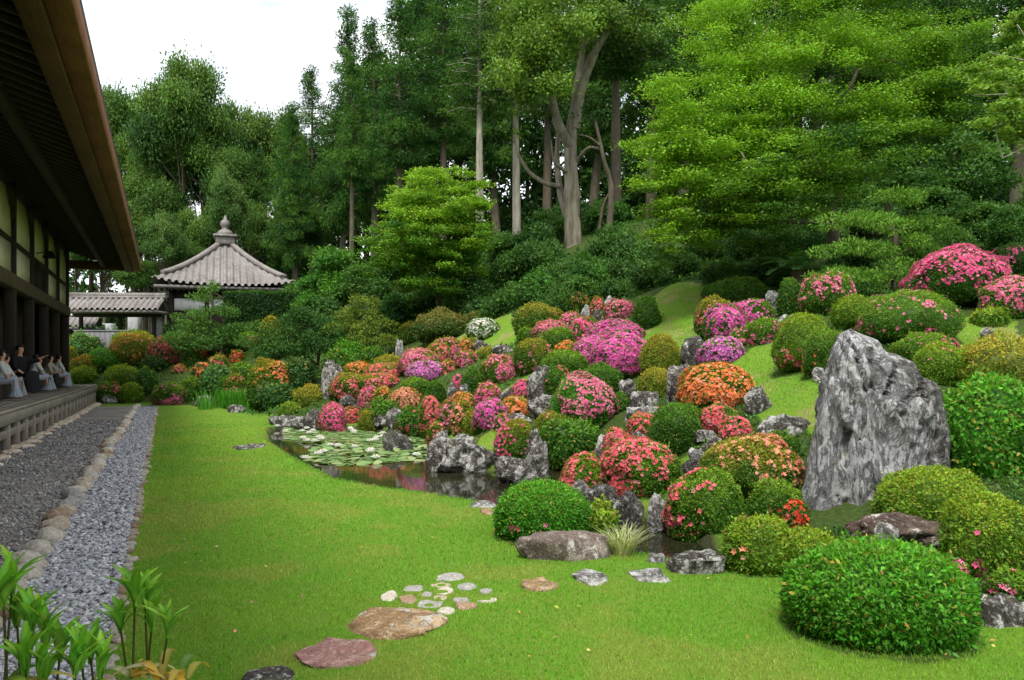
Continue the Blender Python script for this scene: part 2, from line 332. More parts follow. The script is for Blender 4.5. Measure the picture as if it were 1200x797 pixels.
def terrain(P):
    P = np.atleast_2d(np.asarray(P, float)); Q = np.clip(P, [-75, 3], [85, 115])
    h = np.clip(_tz(Q), -.05, 16); s = sd_hill(P); z = h * sstep(0, 1.2, s)
    z = z + np.where(s > .5, .03 * fbm(np.c_[P * .9, np.zeros(len(P))], 3, 5), .006 * vnoise(np.c_[P * 1.5, np.zeros(len(P))], 3))
    e = P @ NN; z = np.where((s < 0) & (e < 0.2), -.006, z)
    pd = seg_dist(P, POND, True); pin = inside(P, POND)
    z = np.where(pin, -.10 - .55 * sstep(0, .5, pd), np.minimum(z, z * sstep(0, .3, pd) + .03 * sstep(0, .1, pd) - .0))
    return z
def tz(x, y): return float(terrain([[x, y]])[0])
# depth of the ground seen at a pixel
_px = np.array([c[:2] for c in CTRL] + [(CX + F * b[0] / b[1], HY + F * EYE / b[1]) for b in BP if b[1] > 4.2 and abs(b[0] / b[1]) < .8], float)
_pd = np.log(np.array([c[2] for c in CTRL] + [b[1] for b in BP if b[1] > 4.2 and abs(b[0] / b[1]) < .8]))
_dm = tps_fit(_px / 300, _pd, .02)
def D(px, py):
    if py > 470:
        g_ = gnd(px, py)
        if sd_hill(g_[None, :2])[0] < .02: return float(g_[1])
    return float(np.exp(_dm(np.array([[px, py]]) / 300.)[0]))

def axis(lo, hi, step, far, grow=1.12):
    a = list(np.arange(lo, hi + 1e-6, step)); s = step
    while a[-1] < far[1]: s *= grow; a.append(a[-1] + s)
    s = step
    while a[0] > far[0]: s *= grow; a.insert(0, a[0] - s)
    return np.array(a)
GRASSY = [[(742, 400), (765, 360), (795, 334), (830, 340), (822, 400), (800, 440), (760, 440)], [(845, 440), (905, 395), (950, 440), (975, 480), (965, 520), (890, 500), (850, 470)], [(575, 470), (610, 440), (700, 395), (730, 405), (690, 440), (640, 465), (600, 480)],
          [(1105, 440), (1110, 375), (1190, 365), (1195, 420), (1140, 470)], [(455, 420), (475, 395), (600, 372), (615, 400), (570, 408), (500, 408)], [(555, 545), (570, 500), (600, 500), (610, 540)], [(775, 560), (785, 515), (815, 525), (810, 560)]]
BED = []      # (x, y, r) of planting, filled by the shrubs below; the ground sheet is built last
def build_ground():
    xs = axis(-14, 10, .13, (-600, 600)); ys = axis(3.2, 27, .13, (-400, 900))
    X, Y = np.meshgrid(xs, ys); P = np.c_[X.ravel(), Y.ravel()]
    Z = terrain(P); s = sd_hill(P)
    bed = np.zeros(len(P))
    for x, y, r in BED:
        m = (np.abs(P[:, 0] - x) < 2 * r) & (np.abs(P[:, 1] - y) < 2 * r); idx = np.where(m)[0]
        q = np.hypot(P[idx, 0] - x, P[idx, 1] - y) / r; bed[idx] = np.maximum(bed[idx], 1 - sstep(.95, 1.25, q))
    far = sstep(26, 30, P[:, 1]) * (s > .3); bed = np.maximum(bed, far)
    gr = np.zeros(len(P), bool)
    for pg in GRASSY: gr |= inside(P, np.array([pw(x, y, D(x, y))[:2] for x, y in pg]))
    bed = np.maximum(bed, np.where(gr, 0, .9 * sstep(.2, .9, s) * (P[:, 1] > 5)))
    pd = seg_dist(P, POND, True); pin = inside(P, POND); wet = np.where(pin, 1., (1 - sstep(0, .12, pd)))
    C = np.c_[bed, sstep(.4, 1.5, s), wet]
    nx, ny = len(xs), len(ys); i = np.arange(nx * ny).reshape(ny, nx)
    f = np.stack([i[:-1, :-1], i[:-1, 1:], i[1:, 1:], i[1:, :-1]], -1).reshape(-1, 4)
    g = MB().add(np.c_[P, Z], f, C).build('ground', GROUND, smooth=True); tag(g, 'mossy garden ground rising from the lawn to the wooded slope', 'ground', kind='structure')
    # water sheet inside the pond outline
    bm = bmesh.new(); c = POND.mean(0)
    vs = [bm.verts.new((*(p + .06 * (p - c) / np.linalg.norm(p - c)), -.085)) for p in POND]; bm.faces.new(vs); bmesh.ops.triangulate(bm, faces=bm.faces[:])
    w = MB(); w.bm(bm); w = w.build('pond_water', WATER); tag(w, 'dark still pond water along the foot of the hill', 'water', kind='structure')

# ------------------------------------------------------------------ leaves, shrubs
def leaves(mb, P, Nn, L, Wd, rng, out=.5, col=None, fold=.15, mi=0, flat=None):
    M = len(P); r = nrm(rng.normal(size=(M, 3))); t = nrm(out * Nn + (1 - out) * r)
    if flat is not None: t[:, 2] *= flat; t = nrm(t)
    up = nrm(Nn + .6 * nrm(rng.normal(size=(M, 3)))); s = nrm(np.cross(t, up)); n = np.cross(s, t)
    l = (L * rng.uniform(.65, 1.3, M))[:, None]; w = (Wd * rng.uniform(.7, 1.3, M))[:, None]
    v = np.stack([P, P + .45 * l * t + .5 * w * s + fold * w * n, P + l * t - fold * .6 * l * n * 0, P + .45 * l * t - .5 * w * s + fold * w * n], 1)
    mb.add(v.reshape(-1, 3), np.arange(4 * M).reshape(M, 4), np.repeat(col, 4, 0), mi)
def jitter(base, rng, v=.22, h=.12):
    M = len(base); k = 1 + v * rng.normal(size=(M, 1)); return np.clip(base * k * (1 + h * rng.normal(size=(M, 3))), .003, .95)
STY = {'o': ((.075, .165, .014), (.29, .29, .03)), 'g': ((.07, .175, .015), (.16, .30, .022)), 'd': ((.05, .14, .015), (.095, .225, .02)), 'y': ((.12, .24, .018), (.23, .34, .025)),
       'l': ((.06, .22, .014), (.11, .32, .022)), 'b': ((.06, .12, .02), (.18, .18, .04)), 'k': ((.034, .10, .018), (.06, .145, .026)), 'e': ((.05, .15, .03), (.10, .24, .05)), 'Y': ((.16, .22, .02), (.33, .30, .03))}
FLO = {'M': (.85, .12, .48), 'V': (.80, .20, .64), 'P': (.87, .12, .32), 'C': (.88, .15, .20), 'O': (.90, .26, .08), 'S': (.90, .34, .22), 'W': (.82, .82, .78), 'R': (.84, .09, .05), 'K': (.87, .19, .36)}
def dome(dirs, a, b, h, seed, p=2.12, lump=.07):
    f = (np.abs(dirs) ** p).sum(1) ** (-1 / p); q = dirs * f[:, None]
    lp = 1 + lump * vnoise(dirs * 2.1 + 7, seed) + .5 * lump * vnoise(dirs * 5.3, seed + 1)
    zc = .36 * h; z = np.where(q[:, 2] > 0, (h - zc) * q[:, 2], (zc + .1) * q[:, 2])
    X = np.c_[a * q[:, 0], b * q[:, 1], z] * lp[:, None]; X[:, 2] += zc
    n = nrm(np.c_[q[:, 0] / a, q[:, 1] / b, q[:, 2] / (h * .6)]); return X, n
def sph(M, rng, zmin=-.75):
    d = nrm(rng.normal(size=(int(M * 1.5) + 8, 3))); d = d[d[:, 2] > zmin]; return d[:M]
def blossom_mesh(mb, P, Nn, r, col, rng):
    M = len(P); N2 = nrm(Nn + .45 * nrm(rng.normal(size=(M, 3)))); s = nrm(np.cross(N2, rng.normal(size=(M, 3)))); t = np.cross(N2, s)
    rr = (r * rng.uniform(.75, 1.2, M))[:, None]; V = [P]
    for k in range(10):
        th = math.pi * k / 5; q = 1.0 if k % 2 == 0 else .55; V.append(P + rr * q * (math.cos(th) * s + math.sin(th) * t) + rr * (.45 if k % 2 == 0 else .22) * N2)
    v = np.stack(V, 1).reshape(-1, 3); b = (np.arange(M) * 11)[:, None]
    f = np.concatenate([b + np.array([[0, 1 + (2 * k - 1) % 10, 1 + 2 * k, 1 + (2 * k + 1) % 10]]) for k in range(5)])
    c = np.repeat(col, 11, 0); c[0::11] *= .75; mb.add(v, f, c)
NB = [0]
def shrub(name, loc, a, b, h, sty='g', flo=None, cover=0., pref=None, label='', cat='bush', group=None, leaf=None, rz=0., seed=None, nfl=None, dens=1., out=.45, lump=.15, patch=1.5, tallleaf=2.1, spark=.03):
    NB[0] += 1; seed = seed or NB[0] * 31; rng = np.random.default_rng(seed); d = loc[1]
    leaf = leaf or max(.03, .0026 * d); Wd = leaf / tallleaf
    area = 2 * math.pi * ((a * b) ** 1.6 / 3 + ((a * h) ** 1.6 + (b * h) ** 1.6) / 3) ** (1 / 1.6) * 1.15
    M = int(min(16000, dens * 2.3 * area / (leaf * Wd * .55)))
    mb = MB(); dirs = sph(M, rng); M = len(dirs); X, n = dome(dirs, a, b, h, seed, lump=lump)
    dep = rng.uniform(0, 1, M) ** 2; X = X * (1 - .09 * dep)[:, None] + np.array([0, 0, .09 * .36 * h]) * dep[:, None]
    st_ = rng.uniform(size=M) < .05; X[st_] += n[st_] * (leaf * rng.uniform(.3, 1.4, st_.sum()))[:, None]
    lo, hi = (np.array(c) for c in STY[sty])
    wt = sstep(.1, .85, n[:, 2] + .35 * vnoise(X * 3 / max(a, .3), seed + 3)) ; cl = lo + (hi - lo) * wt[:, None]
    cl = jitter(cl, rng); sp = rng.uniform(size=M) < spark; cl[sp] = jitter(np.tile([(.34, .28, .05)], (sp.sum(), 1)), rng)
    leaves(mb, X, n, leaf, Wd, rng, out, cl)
    # solid inner core, a darker tone of the leaf green
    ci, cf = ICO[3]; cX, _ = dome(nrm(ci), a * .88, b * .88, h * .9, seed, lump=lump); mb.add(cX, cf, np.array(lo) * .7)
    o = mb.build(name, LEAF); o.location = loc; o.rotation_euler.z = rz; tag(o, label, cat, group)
    BED.append((loc[0], loc[1], max(a, b) * .95))
    if sty == 'o' and flo in ('C', 'K', 'P', 'O') and not pref: pref = 'b'; cover *= .9
    if flo and (cover > 0 or nfl):
        r = max(.024, .00105 * d + .013); fb = MB()
        if nfl:
            dd = sph(400, rng, -.45); X, n = dome(dd, a, b, h, seed, lump=lump); toc = nrm(np.array([[-loc[0], -loc[1], 0]]))[0]
            sc_ = (n @ toc) + .8 * (pref_score(n, pref, toc)) + .5 * rng.normal(size=len(n)) * .5; ii = np.argsort(-sc_)[:nfl]
            for k in ii:
                q = MB(); blossom_mesh(q, np.zeros((1, 3)), n[k:k + 1], r * 1.15, jitter(np.array([FLO[flo]]), rng, .08, .05), rng)
                for z in range(rng.integers(0, 3)):
                    pass
                bo = q.build('blossom', PETAL, o); bo.location = X[k] + n[k] * r * .25
        else:
            K = int(min(6500, area * min(.95, cover * 1.22) * 2.3 / (r * r * 2.0))); dd = sph(int(K / max(min(.95, cover * 1.22), .05)) + 30, rng, -.55); X, n = dome(dd, a, b, h, seed, lump=lump)
            toc = nrm(np.array([[-loc[0], -loc[1], 0]]))[0]
            s_ = fbm(dd * patch * 1.9 + 3, 3, seed + 9, .75) + 1.1 * pref_score(n, pref, toc) + .42 * rng.normal(size=len(n)); ii = np.argsort(-s_)[:K]
            fc = jitter(np.tile([FLO[flo]], (len(ii), 1)), rng, .10, .07)
            alt = rng.uniform(size=len(ii)) < .16; fc[alt] = np.clip(fc[alt] * .6 + np.array([.38, .25, .24]), 0, .95)
            blossom_mesh(fb, X[ii] + n[ii] * r * .3, n[ii], r, fc, rng); fo = fb.build('blossoms', PETAL, o); fo['kind'] = 'stuff'
    return o
def pref_score(n, pref, toc):
    if not pref: return np.zeros(len(n))
    rt = np.array([-toc[1] * -1, -toc[0], 0.]); rt = np.array([-toc[1], toc[0], 0.])   # image right for a viewer at the origin
    v = {'R': rt, 'L': -rt, 'T': np.array([0, 0, 1.]), 'B': np.array([0, 0, -1.]), 'b': np.array([0, 0, -.6])}
    s = 0
    for ch in pref: s = s + n @ v[ch]
    return s / len(pref) ** .5
def bush(cx, top, base, w, sty, flo=None, cover=0., pref=None, label='', d=None, name=None, br=.9, **kw):
    """A shrub whose outline spans the pixels given; d = depth of its middle (else that of the ground there)."""
    if d is None: d0 = D(cx, base); d = d0 + .6 * (w / 2 * d0 / F)
    if 380 < cx < 960 and base < 590 and w < 100: w *= 1.12
    a = w / 2 * d / F; a = max(a * .85, a - .4 * (kw.get('leaf') or max(.03, .0026 * d))); x = (cx - CX) / F * d; zt = EYE + (HY - top) / F * d; zb = min(tz(x, d), EYE + (HY - base) / F * d + .25 * a) - .04
    zb = max(zb, EYE + (HY - base) / F * d - .3 * (base - top) * d / F, -.3); h = zt - zb
    if h < .5 * (base - top) * d / F: h = .8 * (base - top) * d / F; zb = zt - h
    nm = name or ('flowering_azalea_bush' if (flo and flo != 'W') else 'clipped_bush')
    return shrub(nm, (x, d, zb), a, a * br, h, sty, flo, cover, pref, label, kw.pop('cat', 'azalea' if flo else 'bush'), **kw)
# ------------------------------------------------------------------ rocks
def rock_mesh(a, b, h, seed, sub=4, cuts=9, rough=.16, flat=0., sink=.25, chip=.75):
    rng = np.random.default_rng(seed); v, f = ICO[sub]; p = v.copy()
    for k in range(cuts):
        n = nrm(rng.normal(size=3)); o = rng.uniform(chip - .12, chip + .16); dd = p @ n; m = dd > o; p[m] -= ((dd[m] - o) * .92)[:, None] * n
    if flat: m = p[:, 2] > 1 - flat; p[m, 2] = 1 - flat + (p[m, 2] - 1 + flat) * .12
    p = p / np.abs(p).max(0)
    rg = 1 - np.abs(fbm(p * 1.6 + seed % 97, 3, seed)); p = p + v * (rough * (fbm(p * 2.3 + seed % 89, 5, seed + 5, .55) * .55 + (rg - .6) * .5 + .16 * (.5 - np.abs(fbm(p * np.array([6., 6., 3.]) + 5, 3, seed + 11)))))[:, None]
    z = (p[:, 2] + 1) / 2; X = np.c_[p[:, 0] * a, p[:, 1] * b, z * h * (1 + sink) - h * sink]; X[:, 2] *= h / X[:, 2].max(); return X, f
def rock(cx, top, base, w, m, label, d=None, seed=None, br=.7, rz=None, flat=0., cuts=15, rough=.22, name='rock', cat='rock', tilt=0, sub=5, chip=.75, group=None):
    sink = .9 if flat else .3
    NB[0] += 1; seed = seed or NB[0] * 13 + 5; rng = np.random.default_rng(seed)
    if d is None: d0 = D(cx, base); d = d0 + .4 * (w / 2 * d0 / F)
    a = w / 2 * d / F; x = (cx - CX) / F * d; zt = EYE + (HY - top) / F * d; zb = min(tz(x, d), EYE + (HY - base) / F * d + .1 * a); zb = max(zb, EYE + (HY - base) / F * d - .22 * (base - top) * d / F, -.3); h = max(zt - zb, .6 * (base - top) * d / F); zb = zt - h
    X, f = rock_mesh(a, a * br, h, seed, sub, cuts, rough, flat, sink, chip)
    o = MB().add(X, f).build(name, m, smooth=True); o.location = (x, d, zb); o.rotation_euler.z = rng.uniform(-.25, .25) if rz is None else rz; o.rotation_euler.y = R(tilt)
    return tag(o, label, cat, group)
def slab(cx, cy, w, hpx, m, label, th=.05, seed=None, name='stepping_stone', sub=4, cat='stone'):
    NB[0] += 1; seed = seed or NB[0] * 13 + 5
    p = gnd(cx, cy, 0); d = p[1]; a = w / 2 * d / F; b = hpx / 2 / F * d * d / EYE
    X, f = rock_mesh(a, b, th, seed, sub, 10, .10, .6, .8, .8); X[:, 2] += .02 * vnoise(X * 9, seed) * (X[:, 2] > th * .4)
    o = MB().add(X, f).build(name, m, smooth=True); o.location = (p[0], d, tz(p[0], d) - .35 * th); return tag(o, label, cat)
def outline_rock(left, right, d, m, label, depth, seed, name):
    """A standing stone lofted from its silhouette heights; left/right are (px, py) lists, with a full depth of its own."""
    rng = np.random.default_rng(seed); lp, rp = np.array(left, float), np.array(right, float)
    ys = np.linspace(max(lp[0, 1], rp[0, 1]), lp[-1, 1], 90); xl = np.interp(ys, lp[:, 1], lp[:, 0]); xr = np.interp(ys, rp[:, 1], rp[:, 0])
    z = EYE + (HY - ys) / F * d; cx = ((xl + xr) / 2 - CX) / F * d; hw = (xr - xl) / 2 / F * d; S = 110; th = np.linspace(0, 2 * np.pi, S, endpoint=False)
    p = 2.5; c, s = np.cos(th), np.sin(th); f = (np.abs(c) ** p + np.abs(s) ** p) ** (-1 / p); x0 = np.mean(cx[-20:])
    tt = np.linspace(0, 1, 90); dep = depth * (.25 + .75 * tt ** .7) * .5
    V = np.stack([cx[:, None] - x0 + hw[:, None] * c * f, (1 - tt)[:, None] * depth * .12 + dep[:, None] * s * f, np.repeat(z[:, None], S, 1)], -1).reshape(-1, 3)
    nn = np.tile(np.c_[c * .45, s * 1.3, np.zeros(S)], (90, 1))
    for k in range(9):
        n = nrm(np.array([rng.normal() * .4, rng.normal() * .5 - .9, rng.normal() * .12])); q = V - V.mean(0); dd = q @ n; o = np.quantile(dd, rng.uniform(.86, .97)); mm = dd > o; V[mm] -= ((dd[mm] - o) * .8)[:, None] * n
    st = V * np.array([3.4, 3.4, .75]); V = V + (np.repeat(np.clip(hw / .55, .12, 1), S))[:, None] * nn * (.05 * fbm(st + 3, 5, seed, .55) + .09 * (1 - np.abs(fbm(st * 1.7, 4, seed + 3))) - .05 + .035 * (.6 - np.abs(fbm(V * np.array([7, 7, 3.5]), 4, seed + 8))))[:, None]
    V[:, 2] += .02 * fbm(V * 6, 3, seed + 21)
    fis = np.abs(fbm(V * np.array([3.4, 3.4, 1.1]) + 9, 3, seed + 31)); V = V - nn * (.055 * (1 - sstep(0, .12, fis)))[:, None]
    i = np.arange(90 * S).reshape(90, S); i2 = np.roll(i, -1, 1); f = np.stack([i[1:], i2[1:], i2[:-1], i[:-1]], -1).reshape(-1, 4)
    mb = MB().add(V, f); mb.Fs.append((np.array([list(range(S))]), 0)); o = mb.build(name, m, smooth=True); o.location = (x0, d, 0); return tag(o, label, 'rock')

# the great standing stone on the right
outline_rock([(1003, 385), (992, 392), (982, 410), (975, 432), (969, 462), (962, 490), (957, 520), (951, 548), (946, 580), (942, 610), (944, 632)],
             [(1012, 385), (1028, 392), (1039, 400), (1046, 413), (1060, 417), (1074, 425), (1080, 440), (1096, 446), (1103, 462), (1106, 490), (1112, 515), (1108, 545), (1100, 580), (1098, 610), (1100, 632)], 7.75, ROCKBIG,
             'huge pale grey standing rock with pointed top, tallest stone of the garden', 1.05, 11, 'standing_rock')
RK = [  # cx, top, base, w, material, label, extras
 (391, 421, 474, 27, ROCK, 'tall dark upright stone behind the far end of the lily pads', dict(br=.6, cuts=12)),
 (542, 507, 547, 80, ROCK, 'largest jagged grey boulder on the far bank where open water begins', dict(br=.6, cuts=16, rough=.34)),
 (516, 503, 546, 36, ROCK, 'small upright grey stone against the left side of the jagged pond boulder', dict(br=.7)),
 (602, 534, 559, 48, ROCK, 'low rounded lichen boulder at the water between jagged boulder and leaning stone', dict(br=.7)),
 (629, 501, 553, 30, ROCK, 'upright lichen stone at the water edge right of a pink spotted azalea', dict(br=.7, cuts=14, flat=.3, rough=.22)),
 (466, 502, 535, 42, ROCKD, 'dark flat topped boulder standing in the water among lily pads', dict(d=15.2, flat=.5)),
 (408, 462, 480, 20, ROCKD, 'round dark stone tucked between coral azaleas behind the lily pads', {}),
 (448, 485, 501, 26, ROCK, 'low grey stone at the far edge of the lily pads under small yellow bush', {}),
 (462, 478, 503, 24, ROCK, 'pale ragged stone behind the lily pads right of small yellow bush', {}),
 (368, 479, 501, 34, ROCKD, 'dark rounded boulder at the pond end left of a hot pink azalea', {}),
 (352, 488, 500, 22, ROCKP, 'small pale boulder touching the dark boulder at the pond end', {}),
 (564, 398, 413, 22, ROCK, 'grey stone below the white flowering bush', {}),
 (588, 403, 416, 26, ROCK, 'small grey stone on the grass left of the olive domes', {}),
 (530, 447, 469, 15, ROCK, 'thin upright grey stone below the lilac dome', dict(br=.8)),
 (547, 446, 462, 15, ROCKP, 'thin pale stone beside a small hot pink azalea below the lilac dome', dict(br=.8)),
 (546, 458, 474, 17, ROCKP, 'pointed pale stone poking out of orange blossom', dict(br=.8)),
 (468, 397, 417, 9, ROCKP, 'slim pale upright stone on the grass left of the coral azaleas', dict(br=.8)),
 (687, 356, 377, 12, ROCKP, 'slim pale upright stone among the azaleas at the hill top', dict(br=.8)),
 (714, 346, 370, 15, ROCKP, 'pale rounded stone crowning the hill top azaleas', dict(br=.8)),
 (700, 362, 386, 9, ROCKD, 'narrow dark stone below the pale crowning stone', dict(br=.8)),
 (706, 371, 385, 10, ROCKP, 'small white stone above the big magenta azaleas', dict(br=.8)),
 (671, 393, 405, 24, ROCKP, 'flat pale stone left of the big magenta azaleas', dict(flat=.5)),
 (632, 427, 472, 34, ROCK, 'leaning pale upright stone left of a coral edged round bush on the slope', dict(br=.6, tilt=8, cuts=12)),
 (597, 453, 474, 25, ROCK, 'grey stone between two pink azaleas in the middle of the slope', {}),
 (642, 462, 490, 46, ROCK, 'broad white streaked rock between orange azalea and green pink bush', dict(rough=.24)),
 (602, 484, 502, 42, ROCK, 'low dark and white rock below the orange azalea', {}),
 (737, 443, 468, 24, ROCK, 'grey stone under the right foot of the big magenta azalea', {}),
 (755, 458, 481, 36, ROCK, 'blocky grey stone of the dry cascade, upper step', dict(flat=.5)),
 (754, 475, 497, 40, ROCKP, 'blocky pale stone of the dry cascade, lower step', dict(flat=.5)),
 (795, 427, 474, 30, ROCK, 'tall grey slab left of the round orange azalea', dict(br=.7, cuts=12)),
 (803, 426, 440, 18, ROCKP, 'pale stone cap touching the top of the orange azalea', dict(br=.7)),
 (790, 472, 484, 26, ROCKP, 'flat pale stone at the lower left foot of the orange azalea', dict(flat=.5)),
 (814, 393, 430, 31, ROCKD, 'dark upright boulder below the left magenta azaleas on the mound', dict(br=.7, cuts=12)),
 (886, 452, 492, 34, ROCK, 'rounded lichen stone at the right of the orange azalea', dict(br=.7)),
 (921, 485, 521, 66, ROCK, 'wide lichen boulder lying in the grass left of the huge standing rock', dict(br=.6)),
 (905, 340, 356, 17, ROCKP, 'grey stone in the gap below the cycad', {}),
 (920, 368, 392, 25, ROCKP, 'white stone between magenta azaleas and the round green bushes', {}),
 (707, 508, 534, 21, ROCKP, 'upright grey stone left of coral azaleas above the stream', dict(br=.8)),
 (746, 505, 524, 30, ROCK, 'grey stone above the coral and green bush', {}),
 (768, 506, 524, 24, ROCKP, 'pale stone below the left edge of a dark clipped dome', {}),
 (721, 535, 572, 27, ROCK, 'white capped upright stone between two coral azaleas by the stream', dict(br=.7, cuts=12)),
 (680, 561, 580, 20, ROCKP, 'small pale round stone right behind the near pond dome', {}),
 (704, 566, 600, 46, ROCKD, 'shaded dark stone at the stream right of the near pond dome', {}),
 (734, 574, 614, 39, ROCKD, 'dark rounded boulder beside the stream with white specks', dict(sub=5)),
 (772, 577, 613, 28, ROCKP, 'greenish pale stone beside the dark stream boulder', {}),
 (826, 503, 517, 28, ROCKP, 'small white stone, top of the little stone steps', {}),
 (836, 512, 531, 30, ROCK, 'grey stone in the middle of the little stone steps', {}),
 (818, 524, 543, 28, ROCKP, 'white and grey stone in the little stone steps below the dark dome', {}),
 (812, 537, 555, 26, ROCKD, 'dark stone at the foot of the little stone steps', {}),
 (1049, 600, 650, 128, ROCKB, 'long low brown rock with white patches before the huge standing rock', dict(d=6.35, br=.55, sub=5)),
 (960, 430, 447, 18, ROCKP, 'small grey stone left of the top of the huge standing rock', {}),
 (970, 437, 462, 20, ROCK, 'narrow grey stone against the left shoulder of the huge standing rock', {}),
 (1157, 383, 397, 17, ROCKP, 'small grey stone on the grass path behind the loose yellow shrub', {}),
 (1170, 696, 740, 76, ROCK, 'flat pale topped rock at the lawn edge right of the front dome', dict(d=4.75, flat=.55, br=.8)),
 (1040, 612, 636, 30, ROCKP, 'white stone chip resting on the long brown rock', dict(d=5.98, br=.5)),
 (817, 645, 674, 70, ROCK, 'flat grey rock at the stream mouth left of the twin green bushes', dict(d=5.95, flat=.6, br=.8)),
 (770, 648, 662, 26, ROCKP, 'small flat grey stone at the lawn edge of the stream', dict(d=6.2, flat=.5)),
 (239, 462, 475, 22, ROCK, 'flat grey stone left of the iris clump', dict(flat=.5)),
 (278, 474, 482, 22, ROCK, 'low grey stone on the lawn edge before the iris clump', dict(flat=.5)),
 (335, 486, 498, 40, ROCK, 'flat mossy stone at the far pond end', dict(flat=.5)),
 (205, 459, 472, 16, ROCKP, 'small grey stone left of the round pink spotted bush', {}),
 (128, 462, 471, 18, ROCKP, 'pale stone between two clipped bushes past the veranda end', {}),
 (161, 441, 453, 16, ROCKB, 'brown stone beside the far clipped dome', {}),
 (690, 592, 606, 30, ROCKP, 'low pale stone behind the right side of the near pond dome', {}),
]
for cx, tp, bs, w, m, lb, kw in RK: rock(cx, tp, bs, w, m, lb, **kw)
rock(660, 622, 650, 112, ROCKFB, 'long flat brown grey stone laid before the near pond dome', d=6.35, flat=.6, br=.45, sub=5, rough=.1, name='flat_stone', rz=.12)
for cx, cy, w, hp, m, lb, th in [(393, 766, 98, 36, ROCKR, 'reddish purple flat stepping stone nearest the camera but one', .04), (461, 729, 122, 40, ROCKY, 'large ochre stepping stone beside the small cobbles', .07),
    (632, 685, 46, 16, ROCKY, 'tan oval stepping stone right of the small cobbles', .03), (691, 678, 42, 17, ROCKP, 'lichen white stepping stone in the middle of the lawn row', .03),
    (761, 676, 46, 17, ROCKP, 'lichen grey stepping stone closest to the stream', .03), (293, 524, 34, 7, ROCK, 'flat grey stone alone in the middle of the lawn', .03), (318, 794, 66, 22, ROCK, 'grey stepping stone at the near edge of the lawn', .04),
    (566, 592, 32, 7, ROCKP, 'flat pale stone on the lawn edge left of the near pond dome', .04), (572, 600, 18, 7, ROCKY, 'small ochre stone left foot of the near pond dome', .04)]:
    slab(cx, cy, w, hp, m, lb, th, sub=5)
for k, (cx, cy, w, hp, m, lb) in enumerate([(455, 699, 22, 11, ROCKC, 'cream cobble at the left tip of the cobble patch'), (484, 689, 28, 10, ROCKG, 'grey cobble above the left tip of the cobble patch'), (525, 677, 40, 8, ROCKG, 'long grey cobble at the back of the cobble patch'),
    (517, 685, 24, 7, ROCKT, 'tan cobble just below the long grey cobble'), (479, 702, 24, 10, ROCKRB, 'brown grey cobble between cream and dark cobbles'), (503, 708, 32, 9, ROCKG, 'dark grey cobble in front of the cobble patch'), (519, 692, 24, 8, ROCKC, 'pale cobble in the middle of the cobble patch'),
    (547, 687, 25, 9, ROCKG, 'grey cobble at the back right of the cobble patch'), (500, 696, 14, 6, ROCKG, 'smallest grey cobble in the patch middle'), (515, 700, 18, 6, ROCKT, 'small tan cobble in the patch middle'), (541, 703, 20, 6, ROCKG, 'small grey cobble left of the white cobble'),
    (568, 702, 28, 9, ROCKC, 'white cobble at the right of the cobble patch'), (569, 693, 16, 6, ROCKG, 'small grey cobble behind the white cobble'), (547, 711, 26, 8, ROCKRB, 'orange tan cobble at the front right of the patch'), (523, 717, 22, 7, ROCKC, 'pale cobble right of the large ochre stone'), (583, 696, 14, 4, ROCKT, 'tiny tan cobble at the right tip of the patch')]):
    slab(cx, cy, w, hp, m, lb, .016, name='cobble', sub=3)

# ------------------------------------------------------------------ gravel, pebbles, edging stones
def strip(name, e0, e1, t0, t1, z, m, label, kind='structure'):
    ts = np.linspace(t0, t1, 60); v = []
    for t in ts:
        a, b = te(t, e0), te(t, e1); v += [(*a, z), (*b, z)]
    f = [(2 * i, 2 * i + 1, 2 * i + 3, 2 * i + 2) for i in range(59)]
    o = MB().add(v, f).build(name, m); return tag(o, label, name.split('_')[0], kind=kind)
T_END = 32.6
strip('gravel_path', -9, -.9, -1, T_END, .004, GRAVEL, 'dark fine gravel path between the veranda and the edging stones')
strip('pebble_strip', -.9, -.27, -1, T_END, .008, PEBBED, 'bed of blue grey pebbles under the eaves line')
def scatter_stones(name, e0, e1, n, szs, cols, m, label, tmin, tmax, power, seed, sq=.45):
    rng = np.random.default_rng(seed); mb = MB(); u = rng.uniform(size=n)
    t = tmin * (tmax / tmin) ** (u ** power); e = rng.uniform(e0, e1, n); sz = rng.uniform(*szs, n) * (1 + .035 * np.maximum(t - 6, 0))
    P = te(t[:, None], e[:, None]); cols = np.array(cols); c = jitter(cols[rng.integers(0, len(cols), n)], rng, .15, .04)
    for near in (1, 0):
        ii = np.where((t < 8) == bool(near))[0]; v, f = ICO[2 if near else 1]
        k = len(v); rv = v[None] * (1 + .22 * rng.normal(size=(len(ii), k, 1)) * .6) * rng.uniform(.65, 1.3, (len(ii), 1, 3)) * np.array([1, 1, sq]); an = rng.uniform(0, 6.28, len(ii)); ca, sa = np.cos(an)[:, None], np.sin(an)[:, None]
        x = rv[..., 0] * ca - rv[..., 1] * sa; y = rv[..., 0] * sa + rv[..., 1] * ca; tl = rng.normal(size=(len(ii), 1)) * .35; z = rv[..., 2] + tl * rv[..., 0]
        W = np.stack([x, y, z], -1) * sz[ii][:, None, None] + np.concatenate([P[ii], (.012 + sz[ii] * .25 + rng.uniform(0, .012, len(ii)))[:, None]], 1)[:, None]
        mb.add(W.reshape(-1, 3), (f[None] + (np.arange(len(ii)) * k)[:, None, None]).reshape(-1, 3), np.repeat(c[ii], k, 0))
    o = mb.build(name, m, smooth=True); return tag(o, label, name, kind='stuff')
